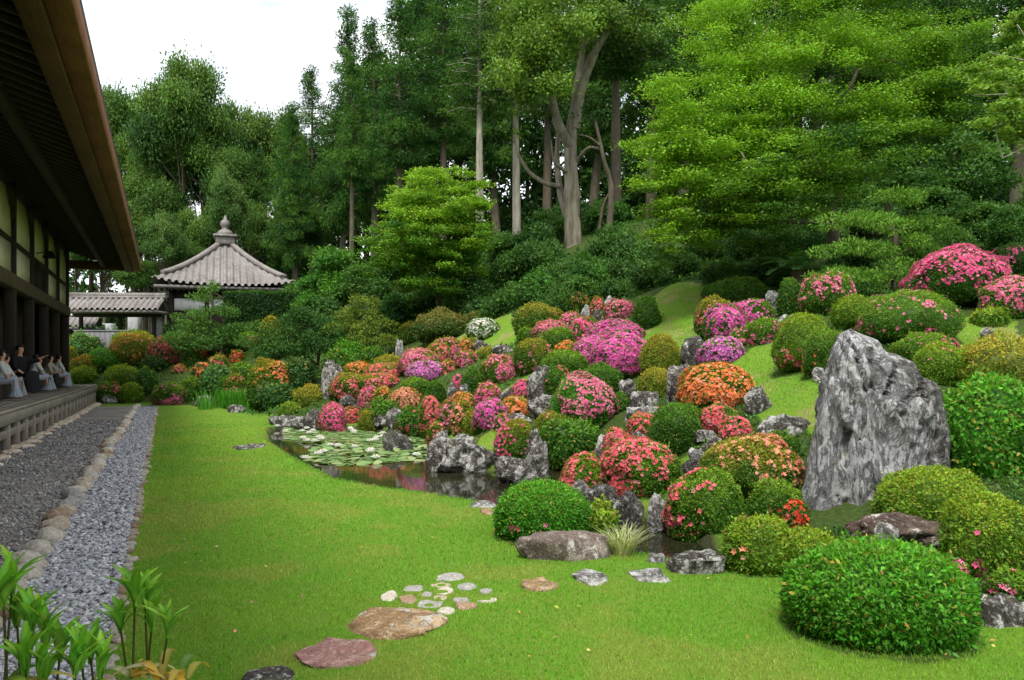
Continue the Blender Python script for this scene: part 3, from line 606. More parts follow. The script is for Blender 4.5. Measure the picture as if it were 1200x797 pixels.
scatter_stones('pebbles', -.86, -.29, 16000, (.011, .024), [(.27, .27, .285), (.36, .36, .37), (.46, .455, .46), (.20, .20, .215), (.52, .51, .50)], PEB, 'blue grey pebbles heaped along the lawn side of the edging stones', 2.8, 31, 1., 4)
scatter_stones('gravel', -2.4, -.98, 9000, (.008, .016), [(.09, .082, .073), (.18, .165, .148), (.3, .28, .255), (.5, .47, .43)], PEB, 'loose dark gravel in front of the veranda', 3.2, 24, 1., 5, .7)
EMATS = [(ROCKT, 'tan'), (ROCKC, 'cream'), (ROCKG, 'grey'), (ROCKT, 'tan'), (ROCKC, 'cream'), (ROCKC, 'cream'), (ROCKRB, 'rusty brown')]
def ordinal(n): return '%d%s' % (n, 'th' if 10 <= n % 100 <= 20 else {1: 'st', 2: 'nd', 3: 'rd'}.get(n % 10, 'th'))
rng = np.random.default_rng(77); t = 2.9; k = 0; protos = {}
while t < T_END - .2:
    L = rng.uniform(.20, .36) * (1 if t < 12 else 1.15); mi = rng.integers(0, 7); sh = rng.integers(0, 5); key = (mi, sh); k += 1
    if key not in protos:
        X, f = rock_mesh(.5, .42, .55, 900 + mi * 7 + sh, 4, 6, .12, 0, .3, .85); o = MB().add(X, f).build('edging_stone', EMATS[mi][0], smooth=True); protos[key] = o
    else: o = dup(protos[key])
    p = te(t + L / 2, -.92 + rng.normal() * .025); o.location = (*p, -.01); o.rotation_euler.z = UANG + R(90) + rng.normal() * .25; w = rng.uniform(.17, .25); o.scale = (L, w * 1.15, rng.uniform(.17, .26))
    tag(o, '%s rounded edging stone, %s from the near end of the border row' % (EMATS[mi][1], ordinal(k)), 'edging stone', 'edging stones between gravel and pebbles'); t += L * .93
t = 3.2; k = 0; kp = []
while t < T_END - .3 and k < 190:
    L = rng.uniform(.09, .17) * (1 + .02 * t)
    if len(kp) < 8:
        X, f = rock_mesh(.5, .45, .5, 1500 + len(kp), 3, 6, .12, .3, .3, .85); o = MB().add(X, f).build('kerb_stone', [ROCKT, ROCKC, ROCKRB, ROCKT][len(kp) % 4], smooth=True); kp.append(o)
    else: o = dup(kp[rng.integers(0, 8)])
    p = te(t, -.26 + rng.normal() * .015); o.location = (*p, -.01); o.rotation_euler.z = UANG + R(90) + rng.normal() * .4; o.scale = (L, .09, rng.uniform(.04, .075))
    tag(o, 'small tan brown stone in the low kerb between pebbles and lawn', 'kerb stone', 'small kerb stones along the lawn'); t += L * rng.uniform(.95, 1.25); k += 1

# ------------------------------------------------------------------ lawn blades
def lawn_blades():
    rng = np.random.default_rng(8); n = 460000; d = 3.6 * (31 / 3.6) ** rng.uniform(size=n); px = rng.uniform(-20, 1240, n); P = np.c_[(px - CX) / F * d, d]
    e = P @ NN; s = sd_hill(P); gz = np.zeros(n, bool)
    for pg in GRASSY: gz |= inside(P, np.array([pw(x, y, D(x, y))[:2] for x, y in pg]))
    ok = (e > -.22) & ((s < .9) | gz) & ~inside(P, POND) & (seg_dist(P, POND, True) > .05)
    for o in COL.objects:
        if o.name.split('.')[0] in ('stepping_stone', 'cobble', 'flat_stone', 'rock'):
            v = np.array([q[:] for q in o.bound_box]); a, b = v[:, 0].max() * .9, v[:, 1].max() * .86; c = P - np.array(o.location[:2]); ok &= ~((c[:, 0] / a) ** 2 + (c[:, 1] / b) ** 2 < 1)
    P = P[ok]; d = d[ok]; n = len(P); z = terrain(P) - .004; h = rng.uniform(.012, .030, n) * (.8 + .03 * d) * (1 - .75 * sstep(14, 30, d)); w = .0022 * (d / 4) ** .9; an = rng.uniform(0, 6.28, n); lean = rng.normal(size=(n, 2)) * .45 * h[:, None]
    B = np.c_[P, z]; s_ = np.c_[np.cos(an), np.sin(an), np.zeros(n)] * w[:, None]; T = B + np.c_[lean, h]
    big = fbm(np.c_[P * .5, np.zeros(n)], 4, 31); k1 = sstep(-.2, .9, big)[:, None]; c = np.array([(.12, .34, .02)]) * (1 - k1) + np.array([(.235, .40, .032)]) * k1
    pt = sstep(.1, .8, fbm(np.c_[P * 1.7, np.zeros(n)], 4, 37))[:, None] * .85; c = c * (1 - pt) + np.array([(.33, .345, .075)]) * pt; c = jitter(c, rng, .22, .08); dry = rng.uniform(size=n) < .05; c[dry] = (.33, .28, .12)
    o = MB().add(np.stack([B - s_, B + s_, T], 1).reshape(-1, 3), np.arange(3 * n).reshape(n, 3), np.repeat(c, 3, 0)).build('grass', LEAF); tag(o, 'short mown green grass of the garden lawn', 'grass', kind='stuff')
lawn_blades()
def ground_cover():
    rng = np.random.default_rng(18); n = 135000; d = 5.2 * (38 / 5.2) ** rng.uniform(size=n); px = rng.uniform(60, 1500, n); P = np.c_[(px - CX) / F * d, d]
    s = sd_hill(P); ok = (s > .25) & (seg_dist(P, POND, True) > .1) & ~inside(P, POND)
    for pg in GRASSY: ok &= ~inside(P, np.array([pw(x, y, D(x, y))[:2] for x, y in pg]))
    q = fbm(np.c_[P * .8, np.zeros(n)], 3, 41); ok &= q > -.35; P = P[ok]; q = q[ok]; n = len(P); z = terrain(P); L = .035 + .0032 * P[:, 1]
    B = np.c_[P, z + rng.uniform(-.01, .05, n)]; c = np.array([(.035, .10, .016)]) + sstep(-.2, .7, q)[:, None] * np.array([(.05, .12, .012)]); mb = MB()
    up = np.tile([0, 0, 1.], (n, 1)); l = np.array(L); k = rng.uniform(.7, 1.3, n)
    for lo, hi in ((5, 9), (9, 14), (14, 22), (22, 40)):
        m = (P[:, 1] >= lo) & (P[:, 1] < hi); Lm = float(L[m].mean()); leaves(mb, B[m], up[m], Lm, Lm * .4, rng, .35, jitter(c[m], rng, .25, .1))
    o = mb.build('ground_cover', LEAF); tag(o, 'low leafy ground cover and moss between the bushes', 'ground cover', kind='stuff')
ground_cover()

def fallen_leaves():
    rng = np.random.default_rng(77); mb = MB(); n = 210; d = 3.9 * (22 / 3.9) ** rng.uniform(size=n); px = rng.uniform(150, 1200, n); P = np.c_[(px - CX) / F * d, d]; ok = (sd_hill(P) < .3) & ~inside(P, POND) & (P @ NN > -.2); P = P[ok]; n = len(P)
    c = np.array([(.42, .34, .07), (.30, .2, .07), (.7, .2, .32), (.5, .42, .12), (.75, .3, .22)])[rng.integers(0, 5, n)]; leaves(mb, np.c_[P, np.full(n, .022)], np.tile([0, 0, 1.], (n, 1)), .032, .017, rng, .1, jitter(c, rng), flat=.2)
    o = mb.build('fallen_leaves', LEAF); tag(o, 'small fallen leaves and petals scattered on the lawn', 'fallen leaves', kind='stuff')
fallen_leaves()
# ------------------------------------------------------------------ water lilies
def lilies():
    rng = np.random.default_rng(12); mb = MB(); th = np.linspace(.25, 2 * np.pi - .25, 14)
    protos = []
    for cidx, c in enumerate([(.17, .30, .09), (.24, .36, .12), (.34, .42, .18), (.12, .23, .06)]):
        m = MB(); v = [(0, 0, .006)] + [(math.cos(a), math.sin(a), .03 * math.sin(3 * a + cidx) * .6 + .02) for a in th]; bt = [(x * .97, y * .97, z - .03) for x, y, z in v]
        m.add(v, [(0, i, i + 1) for i in range(1, 14)], c); m.add(bt, [(0, i + 1, i) for i in range(1, 14)], c); protos.append(m.build('lily_pad', LEAF))
    zone = np.array([gnd(x, y, -.085)[:2] for x, y in [(335, 500), (400, 503), (495, 514), (506, 536), (520, 545), (470, 543), (425, 546), (375, 545), (345, 530), (330, 515), (390, 528), (420, 536)]])
    zone = np.array([gnd(x, y, -.085)[:2] for x, y in [(333, 501), (400, 503), (495, 514), (508, 540), (470, 541), (425, 546), (380, 545), (352, 537), (372, 522), (335, 515)]])
    lo, hi = zone.min(0), zone.max(0); pts = []; used = 0
    while len(pts) < 760 and used < 40000:
        p = rng.uniform(lo, hi); used += 1
        if not inside(p[None], zone)[0]: continue
        r = rng.uniform(.065, .12)
        if any((p[0] - q[0]) ** 2 + (p[1] - q[1]) ** 2 < (.74 * (r + q[2])) ** 2 for q in pts): continue
        pts.append((*p, r))
    pts.sort(key=lambda q: q[1]); first = set(); rest = MB(); cols = [(.17, .30, .09), (.24, .36, .12), (.34, .42, .18), (.12, .23, .06)]
    for k, (x, y, r) in enumerate(pts):
        pi = rng.integers(0, 4); tilt = rng.uniform(.2, .7) if rng.uniform() < .2 else 0; rz = rng.uniform(0, 6.28); z = -.082 + rng.uniform(0, .012)
        if k < 292:
            o = protos[pi] if pi not in first else dup(protos[pi]); first.add(pi)
            o.location = (x, y, z); o.rotation_euler = (rng.normal() * .05 + tilt, rng.normal() * .06, rz); o.scale = (r, r, r)
            tag(o, 'round green lily pad floating on the far half of the pond', 'lily pad', 'water lily pads covering the pond')
        else:
            v = [(x, y, z + .006)] + [(x + r * math.cos(a + rz), y + r * math.sin(a + rz), z + .012 + r * (.02 + .3 * tilt * math.sin(a))) for a in th]; rest.add(v, [(0, i, i + 1) for i in range(1, 14)], jitter(np.array([cols[pi]]), rng, .12, .05)[0])
    if rest.n: o = rest.build('lily_leaf_mat', LEAF); tag(o, 'dense mat of small lily pads at the far end of the pond', 'lily pads', kind='stuff')
    for q in protos:
        if 'label' not in q: bpy.data.objects.remove(q)
    fl = None
    for k in range(34):
        q = pts[rng.integers(0, len(pts))]
        if fl is None:
            root = empty('water_lily_flower'); m = MB()
            for ring, (n, el, L) in enumerate([(8, .35, .085), (7, .8, .07), (5, 1.2, .05)]):
                for j in range(n):
                    a = 2 * math.pi * (j + ring * .5) / n; dr = np.array([math.cos(a) * math.cos(el), math.sin(a) * math.cos(el), math.sin(el)]); sd = np.array([-math.sin(a), math.cos(a), 0]) * .022
                    m.add([np.zeros(3), dr * L * .55 + sd, dr * L, dr * L * .55 - sd], [(0, 1, 2, 3)], (.8, .8, .76))
            m.build('petal_cup', PETAL, root); m2 = MB(); m2.add(ICO[2][0] * .018 + [0, 0, .03], ICO[2][1], (.7, .5, .06)); m2.build('flower_centre', PETAL, root); o = fl = root
        else: o = dup(fl)
        o.location = (q[0] + rng.normal() * .1, q[1] + rng.normal() * .1, -.055 + rng.uniform(0, .05)); o.rotation_euler.z = rng.uniform(0, 6); o.scale = (1.25,) * 3
        tag(o, 'white water lily flower open among the lily pads', 'water lily', 'white water lilies on the pond')
lilies()
# ------------------------------------------------------------------ clipped bushes and azaleas: cx, top, base, width, foliage, flower, cover, where, label, extras
BU = [
 # foreground and right
 (1029, 637, 757, 212, 'l', None, 0, None, 'big bright green clipped dome on the lawn, largest of the front bushes', dict(dens=1.25, leaf=.036, lump=.04, spark=.05)),
 (635, 565, 634, 112, 'l', 'K', 0, 'BL', 'bright green clipped dome at the near pond bank behind the long flat stone', dict(nfl=8, dens=1.2, leaf=.03, lump=.04)),
 (890, 607, 673, 84, 'y', 'S', .02, 'L', 'left of twin yellow green bushes at the stream mouth', {}),
 (945, 621, 677, 84, 'y', None, 0, None, 'lower right of twin yellow green bushes, touching the big front dome', {}),
 (1093, 547, 616, 136, 'y', None, 0, None, 'wide light green dome leaning over the brown rock before the standing rock', dict(d=6.7, dens=1.2)),
 (1156, 580, 684, 100, 'y', 'P', 0, 'BL', 'green azalea with a few hot pink flowers at the right above the pale topped rock', dict(d=5.7, nfl=12)),
 (1158, 445, 592, 140, 'l', None, 0, None, 'tall loose bright green bush with larger leaves right of the standing rock', dict(d=7.9, leaf=.055, out=.3, lump=.14, tallleaf=1.9, spark=.06)),
 (1183, 668, 700, 50, 'g', 'P', .25, 'B', 'low sprig of hot pink azalea hanging over the pale topped rock', dict(d=5.2)),
 (1112, 655, 688, 40, 'd', 'K', .3, 'R', 'small pink flowering azalea sprig behind the big front dome', dict(d=5.4)),
 (1170, 396, 470, 100, 'Y', None, 0, None, 'loose yellow green shrub with thin stems right of the grass path', dict(leaf=.05, lump=.2, out=.25, dens=.55)),
 (1103, 404, 450, 62, 'y', 'K', 0, 'T', 'small yellow green dome behind the right shoulder of the standing rock', dict(nfl=3)),
 (1083, 392, 424, 72, 'g', 'P', .07, 'R', 'low green azalea with pink sprays under the large green dome', {}),
 (1063, 342, 402, 114, 'g', 'K', .03, None, 'large dense green dome with scattered pink flowers behind the standing rock', {}),
 (1000, 346, 388, 46, 'y', None, 0, None, 'yellow green dome pressed between the large green dome and the pink dotted bush', {}),
 (969, 321, 372, 66, 'g', 'K', .16, None, 'tall green azalea dotted pale pink at the foot of the layered pine', {}),
 (940, 366, 430, 60, 'y', 'C', .04, 'B', 'left of two round green azaleas on the grass edge with few coral flowers', {}),
 (967, 387, 438, 52, 'g', 'O', .03, 'B', 'right of two round green azaleas beside the tip of the standing rock', {}),
 (1122, 291, 366, 108, 'd', 'P', .42, 'T', 'big hot pink azalea below the wood at the right, largest of the back row', dict(patch=2)),
 (1182, 326, 378, 62, 'g', 'K', .42, 'T', 'pink azalea right of the biggest hot pink one, half outside the view', {}),
 (1190, 289, 335, 70, 'k', 'P', .08, None, 'dark clipped hedge bush with few pink dots behind the pink azaleas', {}),
 (1160, 362, 384, 40, 'y', None, 0, None, 'small light green shrub in front of the cut off pink azalea', dict(leaf=.06, out=.3, lump=.2)),
 (861, 327, 356, 66, 'd', None, 0, None, 'wide dark green clipped dome right of the bare grass mound', {}),
 (926, 329, 368, 27, 'd', None, 0, None, 'small dark green cone shaped bush under the cycad', {}),
 (836, 349, 390, 40, 'o', 'C', .06, 'L', 'olive dome at the right edge of the grass mound', {}),
 (850, 357, 398, 44, 'g', 'M', .5, 'T', 'magenta azalea on the right of the grass mound, upper left one', {}),
 (881, 351, 384, 44, 'g', 'M', .4, 'L', 'magenta azalea on the right of the grass mound, upper right one', {}),
 (895, 374, 408, 42, 'g', 'K', .22, 'B', 'green azalea edged with pink beside the white stone', {}),
 (844, 396, 428, 46, 'g', 'V', .7, 'B', 'violet pink azalea just above the round orange azalea', {}),
 (871, 386, 412, 30, 'g', 'K', .3, None, 'pale pink and green azalea between violet pink and magenta ones', {}),
 (838, 428, 486, 80, 'g', 'O', .62, None, 'large round orange azalea in the middle of the slope', dict(patch=1.8)),
 (843, 475, 507, 42, 'g', 'C', .6, 'L', 'coral azalea directly below the large round orange one', {}),
 (862, 490, 517, 34, 'g', 'C', .65, None, 'smaller coral azalea at the right below the orange one', {}),
 (795, 475, 524, 58, 'd', None, 0, None, 'dark green clipped dome at the top of the little stone steps', {}),
 (771, 478, 505, 26, 'g', 'K', .2, 'R', 'small green azalea with two pink blooms behind the dark clipped dome', dict(d=12.3)),
 (754, 484, 510, 34, 'o', 'C', .55, None, 'coral azalea left of the dark clipped dome', {}),
 (724, 503, 541, 30, 'o', 'C', .6, None, 'small coral azalea above the stream, left of the coral and green bush', {}),
 (752, 517, 581, 80, 'g', 'C', .38, 'TL', 'coral and green azalea hanging over the stream rocks', dict(d=9.5)),
 (685, 531, 572, 46, 'y', 'C', .34, 'L', 'green azalea rimmed with coral right behind the near pond dome', {}),
 (881, 513, 582, 112, 'o', 'S', .22, 'R', 'wide olive azalea with salmon flowers left of the standing rock', {}),
 (824, 553, 637, 92, 'g', 'C', .12, 'L', 'rounded green azalea with red pink flowers overhanging the stream', dict(d=7.5)),
 (909, 563, 606, 62, 'g', 'R', 0, 'BR', 'green dome with a red spray at its right near the standing rock', dict(nfl=12)),
 (932, 588, 612, 30, 'd', 'R', .5, None, 'red flowering low azalea at the foot of the standing rock', dict(d=7.25)),
 (915, 508, 552, 38, 'd', None, 0, None, 'small dark fern like shrub below the wide lichen boulder', dict(leaf=.05, lump=.2)),
 (705, 588, 628, 38, 'y', None, 0, None, 'low pale green shrub filling the gap right of the near pond dome', dict(d=7.2, leaf=.05, out=.25, lump=.2)),
 # centre hill
 (775, 396, 440, 42, 'Y', None, 0, None, 'lime yellow round bush right of the big magenta azaleas', {}),
 (768, 434, 463, 38, 'Y', None, 0, None, 'lower yellow olive bush beside the stone cascade', {}),
 (757, 349, 384, 28, 'd', None, 0, None, 'dark green dome standing alone on the left flank of the grass mound', {}),
 (727, 352, 382, 33, 'g', 'K', .72, None, 'pink azalea left of the lone dark dome on the mound', {}),
 (722, 376, 404, 60, 'g', 'M', .85, None, 'uppermost of the three big magenta azaleas', {}),
 (695, 394, 430, 40, 'g', 'M', .8, None, 'left one of the three big magenta azaleas', {}),
 (729, 391, 446, 60, 'g', 'M', .8, 'T', 'front and largest of the three big magenta azaleas', {}),
 (671, 345, 370, 44, 'o', 'O', .18, 'T', 'olive azalea tinged orange crowning the hill left of the pale stones', {}),
 (700, 350, 374, 17, 'o', 'C', .5, None, 'small coral azalea between two pale stones on the hill top', {}),
 (631, 356, 394, 52, 'o', 'C', .05, 'R', 'large olive dome on the upper left of the central hill', {}),
 (669, 366, 388, 24, 'o', 'K', .7, None, 'small pink azalea right of the large olive dome', {}),
 (646, 377, 400, 38, 'o', 'K', .6, 'T', 'pink azalea below the large olive dome', {}),
 (685, 373, 402, 34, 'g', 'P', .42, None, 'pink red azalea below the slim pale stone on the hill', {}),
 (618, 383, 402, 22, 'g', None, 0, None, 'small green dome in front of the large olive dome', {}),
 (654, 384, 412, 36, 'g', None, 0, None, 'green dome right above the flat pale stone on the hill', {}),
 (624, 396, 433, 40, 'o', 'K', .1, None, 'olive green dome speckled pale pink on the grass slope', {}),
 (665, 401, 418, 28, 'o', 'O', .5, None, 'low orange azalea left of the magenta azaleas', {}),
 (662, 411, 445, 52, 'g', None, 0, None, 'smooth mid green dome left below the magenta azaleas', {}),
 (652, 430, 468, 34, 'd', 'C', .12, 'R', 'round dark bush with coral edge beside the leaning stone', {}),
 (704, 427, 468, 46, 'd', None, 0, None, 'dark green dome below the big magenta azaleas', {}),
 (684, 441, 500, 66, 'l', 'K', .34, 'TR', 'two toned bush, bright green left and pink right, in the hill centre', {}),
 (726, 462, 482, 24, 'd', None, 0, None, 'small dark green ball left of the stone cascade', {}),
 (670, 490, 540, 62, 'd', None, 0, None, 'dark ferny undergrowth below the two toned bush', dict(leaf=.07, out=.25, lump=.25)),
 (700, 540, 560, 40, 'b', None, 0, None, 'brownish low shrub above the pond inlet', dict(leaf=.05, lump=.2)),
 (647, 484, 530, 40, 'o', 'K', .03, None, 'olive dome beside the leaning lichen stone near the water', {}),
 (603, 494, 536, 42, 'o', 'P', .22, 'L', 'olive dome with pink flowers on its left above the far bank boulders', {}),
 (615, 447, 472, 30, 'g', 'P', .75, None, 'hot pink azalea left of the leaning pale stone', {}),
 (573, 450, 474, 30, 'o', 'P', .65, None, 'pink azalea right of a pointed pale stone', {}),
 (604, 466, 490, 34, 'o', 'O', .65, None, 'orange azalea above the low dark and white rock', {}),
 (574, 468, 503, 34, 'g', 'M', .6, None, 'bright magenta pink azalea at the left end of the low dark rock', {}),
 (589, 486, 506, 20, 'o', 'K', .55, None, 'small pale pink azalea leaning on the low dark rock', {}),
 (585, 416, 443, 42, 'o', 'K', .4, 'R', 'olive and coral azalea on the grass left of the speckled dome', {}),
 (570, 408, 421, 22, 'Y', None, 0, None, 'tiny yellow green dome below the white flowering bush', {}),
 (565, 374, 398, 34, 'g', 'W', .42, 'T', 'white flowering bush on the upper slope', dict(cat='azalea')),
 (561, 366, 380, 26, 'b', None, 0, None, 'brown olive dome right behind the white flowering bush', {}),
 (518, 364, 404, 62, 'b', None, 0, None, 'large bronze topped round bush at the foot of the dark slope', {}),
 (480, 379, 400, 24, 'o', None, 0, None, 'olive dome at the left foot of the large bronze topped bush', {}),
 (469, 367, 384, 26, 'k', None, 0, None, 'dull dark dome behind the left olive dome', {}),
 (399, 361, 378, 26, 'o', None, 0, None, 'olive clipped dome behind the layered pines', {}),
 (421, 425, 444, 32, 'o', 'O', .25, 'T', 'olive azalea with orange rim left end of the coral bank', {}),
 (455, 417, 432, 32, 'Y', None, 0, None, 'yellow green dome at the top left of the coral bank', {}),
 (453, 426, 449, 50, 'o', 'C', .5, None, 'broad coral pink azalea below the yellow green dome', {}),
 (492, 410, 440, 44, 'o', 'K', .6, 'L', 'pink azalea left above the lilac dome', {}),
 (513, 404, 426, 30, 'o', 'C', .35, 'R', 'olive dome with coral side above the lilac dome', {}),
 (524, 397, 411, 28, 'o', 'K', .15, 'T', 'small olive dome with pinkish top beside the grey stone', {}),
 (534, 405, 427, 14, 'o', 'P', .75, None, 'narrow hot pink azalea right above the lilac dome', {}),
 (550, 397, 413, 24, 'o', 'O', .2, 'L', 'olive dome tinged orange left of the grey stone', {}),
 (546, 411, 433, 24, 'o', 'K', .6, None, 'coral pink azalea right of the narrow hot pink one', {}),
 (502, 424, 450, 47, 'g', 'V', .9, None, 'lilac pink dome, palest and most even bloom of the hill', {}),
 (525, 423, 442, 18, 'o', 'C', .4, None, 'small coral azalea touching the right of the lilac dome', {}),
 (410, 437, 473, 42, 'o', 'C', .42, None, 'large coral and olive azalea right of the tall dark stone', {}),
 (443, 438, 460, 48, 'o', 'C', .38, 'R', 'broad olive and coral azalea in the middle of the coral bank', {}),
 (487, 443, 466, 32, 'g', None, 0, None, 'dark olive dome below the lilac dome', {}),
 (511, 446, 472, 22, 'd', None, 0, None, 'dark green dome left of a thin upright stone', {}),
 (432, 453, 482, 24, 'g', 'P', .75, None, 'hot pink azalea right of the round dark stone', {}),
 (449, 455, 476, 23, 'o', 'O', .25, None, 'small olive azalea with orange blooms in the coral bank', {}),
 (475, 456, 477, 36, 'o', 'S', .7, None, 'salmon orange azalea above dark leaves near the lily pads', {}),
 (390, 473, 502, 28, 'g', 'P', .85, None, 'hot pink azalea at the water, left end of the bank', {}),
 (411, 478, 496, 20, 'o', 'C', .8, None, 'round coral azalea at the water beside the hot pink one', {}),
 (431, 483, 501, 20, 'Y', None, 0, None, 'small yellow green ball at the far pond edge', {}),
 (450, 470, 498, 46, 'd', None, 0, None, 'dark leafy plants below the salmon orange azalea', dict(leaf=.09, out=.3, lump=.25, cat='plant')),
 (488, 478, 502, 40, 'd', 'C', .1, 'B', 'dark green bush with low coral flowers behind the boulder in the water', dict(leaf=.07, lump=.2)),
 (504, 466, 500, 26, 'o', 'C', .5, 'R', 'olive and coral azalea right behind the pond boulder', {}),
 (527, 470, 496, 22, 'o', 'K', .35, None, 'olive azalea with pale pink flowers in the lower bank', {}),
 (541, 470, 500, 24, 'o', 'S', .35, None, 'pale salmon azalea left of the bright magenta pink one', {}),
 (556, 482, 504, 24, 'Y', None, 0, None, 'yellow olive dome above the jagged pond boulder', {}),
 (511, 496, 520, 20, 'o', 'C', .35, 'B', 'small drooping coral azalea against the upright stone by the water', {}),
 (553, 433, 459, 22, 'd', None, 0, None, 'dark green ball standing on bare soil below coral azaleas', {}),
 (536, 440, 454, 13, 'g', 'P', .8, None, 'tiny hot pink azalea left of the dark green ball', {}),
 (543, 460, 480, 30, 'o', 'O', .7, None, 'orange azalea around the pointed pale stone', {}),
 # left garden
 (362, 452, 484, 38, 'Y', None, 0, None, 'yellow green loose bush left of the tall dark stone', dict(lump=.15)),
 (340, 472, 492, 26, 'y', None, 0, None, 'low light green bush at the far end of the pond', {}),
 (316, 421, 474, 52, 'o', 'O', .16, 'TR', 'tall olive dome with orange blossom patches behind the iris clump', {}),
 (322, 448, 482, 50, 'k', None, 0, None, 'dark broad leaved plants at the foot of the tall olive dome', dict(leaf=.13, out=.25, lump=.25, cat='plant')),
 (276, 438, 462, 24, 'o', 'C', .22, 'B', 'small olive dome with coral spots right behind the iris clump', {}),
 (254, 431, 460, 36, 'e', None, 0, None, 'leafy bright green shrub left behind the iris clump', dict(leaf=.12, out=.3, lump=.2)),
 (223, 443, 466, 24, 'g', None, 0, None, 'green ball left of the flat grey stone', {}),
 (198, 449, 474, 40, 'g', 'K', .28, 'B', 'round green azalea spotted pink at the far lawn edge', {}),
 (154, 450, 470, 26, 'y', None, 0, None, 'small clipped ball at the far lawn edge beside the spotted one', {}),
 (128, 448, 470, 30, 'g', 'C', .16, 'R', 'low azalea with coral spots right at the veranda end', {}),
 (142, 429, 454, 38, 'y', None, 0, None, 'smooth green dome past the veranda end', {}),
 (97, 431, 452, 32, 'y', None, 0, None, 'green dome showing just above the veranda deck', {}),
 (102, 417, 444, 34, 'Y', 'O', .06, 'T', 'yellowish dome above the one at the veranda deck', {}),
 (78, 408, 440, 24, 'Y', None, 0, None, 'yellow green bush half hidden by the hall corner', {}),
 (124, 410, 438, 46, 'l', None, 0, None, 'bright fresh green shrub below the board fence', dict(leaf=.12, out=.3, lump=.2)),
 (98, 391, 424, 42, 'e', None, 0, None, 'grey green leafy shrub in front of the board fence', dict(leaf=.15, out=.3, lump=.2, spark=.1)),
 (156, 387, 412, 46, 'y', None, 0, None, 'light green shrub at the right end of the board fence', {}),
 (158, 392, 432, 50, 'Y', 'O', .12, None, 'large yellow and orange tinted dome before the roofed gate', {}),
 (194, 394, 434, 44, 'g', 'C', .5, 'TR', 'red coral and green azalea right of the large yellow dome', {}),
 (170, 433, 464, 28, 'd', None, 0, None, 'dark leafy shrub right of the smooth green dome', dict(leaf=.12, out=.3, lump=.2)),
 (210, 428, 442, 18, 'o', 'C', .55, None, 'small coral azalea below the red coral one', {}),
 (240, 407, 426, 24, 'g', 'R', .5, None, 'red azalea under the layered pine near the hall', {}),
 (254, 405, 424, 24, 'b', None, 0, None, 'bronze dome right of the red azalea under the pine', {}),
 (237, 426, 446, 24, 'b', 'O', .3, None, 'bronze and orange azalea above the leafy green shrub', {}),
 (256, 416, 436, 22, 'o', 'C', .25, None, 'green and coral azalea in the middle of the far bank', {}),
 (278, 411, 427, 17, 'g', 'R', .6, 'B', 'bright red azalea between two green shrubs on the far bank', {}),
 (298, 395, 410, 21, 'g', 'R', .6, 'T', 'bright red azalea highest on the far bank', {}),
 (292, 390, 406, 28, 'g', None, 0, None, 'olive green dome behind the highest red azalea', {}),
 (320, 397, 424, 44, 'e', None, 0, None, 'light fresh green shrub right of the highest red azalea', dict(leaf=.12, out=.3, lump=.2)),
 (318, 372, 402, 26, 'Y', None, 0, None, 'yellow green upright shrub below the clipped hedge', dict(leaf=.12, lump=.2)),
 (299, 371, 392, 28, 'e', None, 0, None, 'pale leafy shrub below the left half of the clipped hedge', dict(leaf=.13, out=.3, lump=.2, spark=.1)),
 (311, 363, 382, 34, 'b', None, 0, None, 'brownish dome directly before the clipped hedge', {}),
 (338, 365, 384, 22, 'o', None, 0, None, 'olive dome at the right end of the clipped hedge', {}),
 (350, 420, 460, 44, 'k', None, 0, None, 'dark shady shrub below the leaning pine', dict(leaf=.12, out=.3, lump=.25)),
 (180, 418, 440, 30, 'k', None, 0, None, 'dark shrub between yellow dome and red coral azalea', dict(leaf=.12, lump=.2)),
 (270, 440, 462, 30, 'd', None, 0, None, 'dark green shrub behind the iris clump', dict(leaf=.1, lump=.2)),
 (276, 396, 420, 34, 'd', None, 0, None, 'dark green shrub under the right pine branches', dict(leaf=.12, lump=.2)),
 (285, 425, 450, 30, 'g', None, 0, None, 'green shrub left of the tall olive dome', dict(leaf=.12, lump=.2, out=.3)),
 (225, 412, 436, 26, 'd', None, 0, None, 'dark green shrub right of the red coral azalea', dict(leaf=.12, lump=.2)),
 (412, 400, 424, 50, 'l', None, 0, None, 'bright grassy green shrub under the olive pine', dict(leaf=.12, lump=.2)),
 (395, 410, 440, 34, 'd', None, 0, None, 'dark green shrub behind the tall dark stone', dict(leaf=.12, lump=.2)),
 (436, 408, 426, 30, 'd', None, 0, None, 'dark green shrub behind the yellow green dome of the coral bank', dict(leaf=.12, lump=.2)),
]
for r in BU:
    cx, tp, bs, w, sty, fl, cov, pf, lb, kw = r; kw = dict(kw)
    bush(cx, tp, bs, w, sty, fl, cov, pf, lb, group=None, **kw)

# ------------------------------------------------------------------ grasses, iris, cycad, foreground plants
def blades(mb, n, r, h, w, cols, rng, arch=.5, ctr=(0, 0, 0), seg=4):
    for k in range(n):
        a = rng.uniform(0, 6.28); q = math.sqrt(rng.uniform()) * r; b = np.array([math.cos(a) * q, math.sin(a) * q, 0]) + ctr; a2 = a + rng.normal() * .6; L = h * rng.uniform(.65, 1.15); dr = np.array([math.cos(a2), math.sin(a2), 0]); sd = np.array([-math.sin(a2), math.cos(a2), 0]); k2 = arch * rng.uniform(.3, 1.2); v = []
        for i in range(seg + 1):
            t = i / seg; c = b + dr * L * k2 * t * t + np.array([0, 0, L * (t - .35 * k2 * t * t)]); ww = w * (1 - t ** 1.6) * .5 + .0006; v += [c - sd * ww, c + sd * ww]
        c = jitter(np.array([cols[rng.integers(0, len(cols))]]), rng, .15, .06)[0]; mb.add(v, [(2 * i, 2 * i + 1, 2 * i + 3, 2 * i + 2) for i in range(seg)], c)
rng = np.random.default_rng(5)
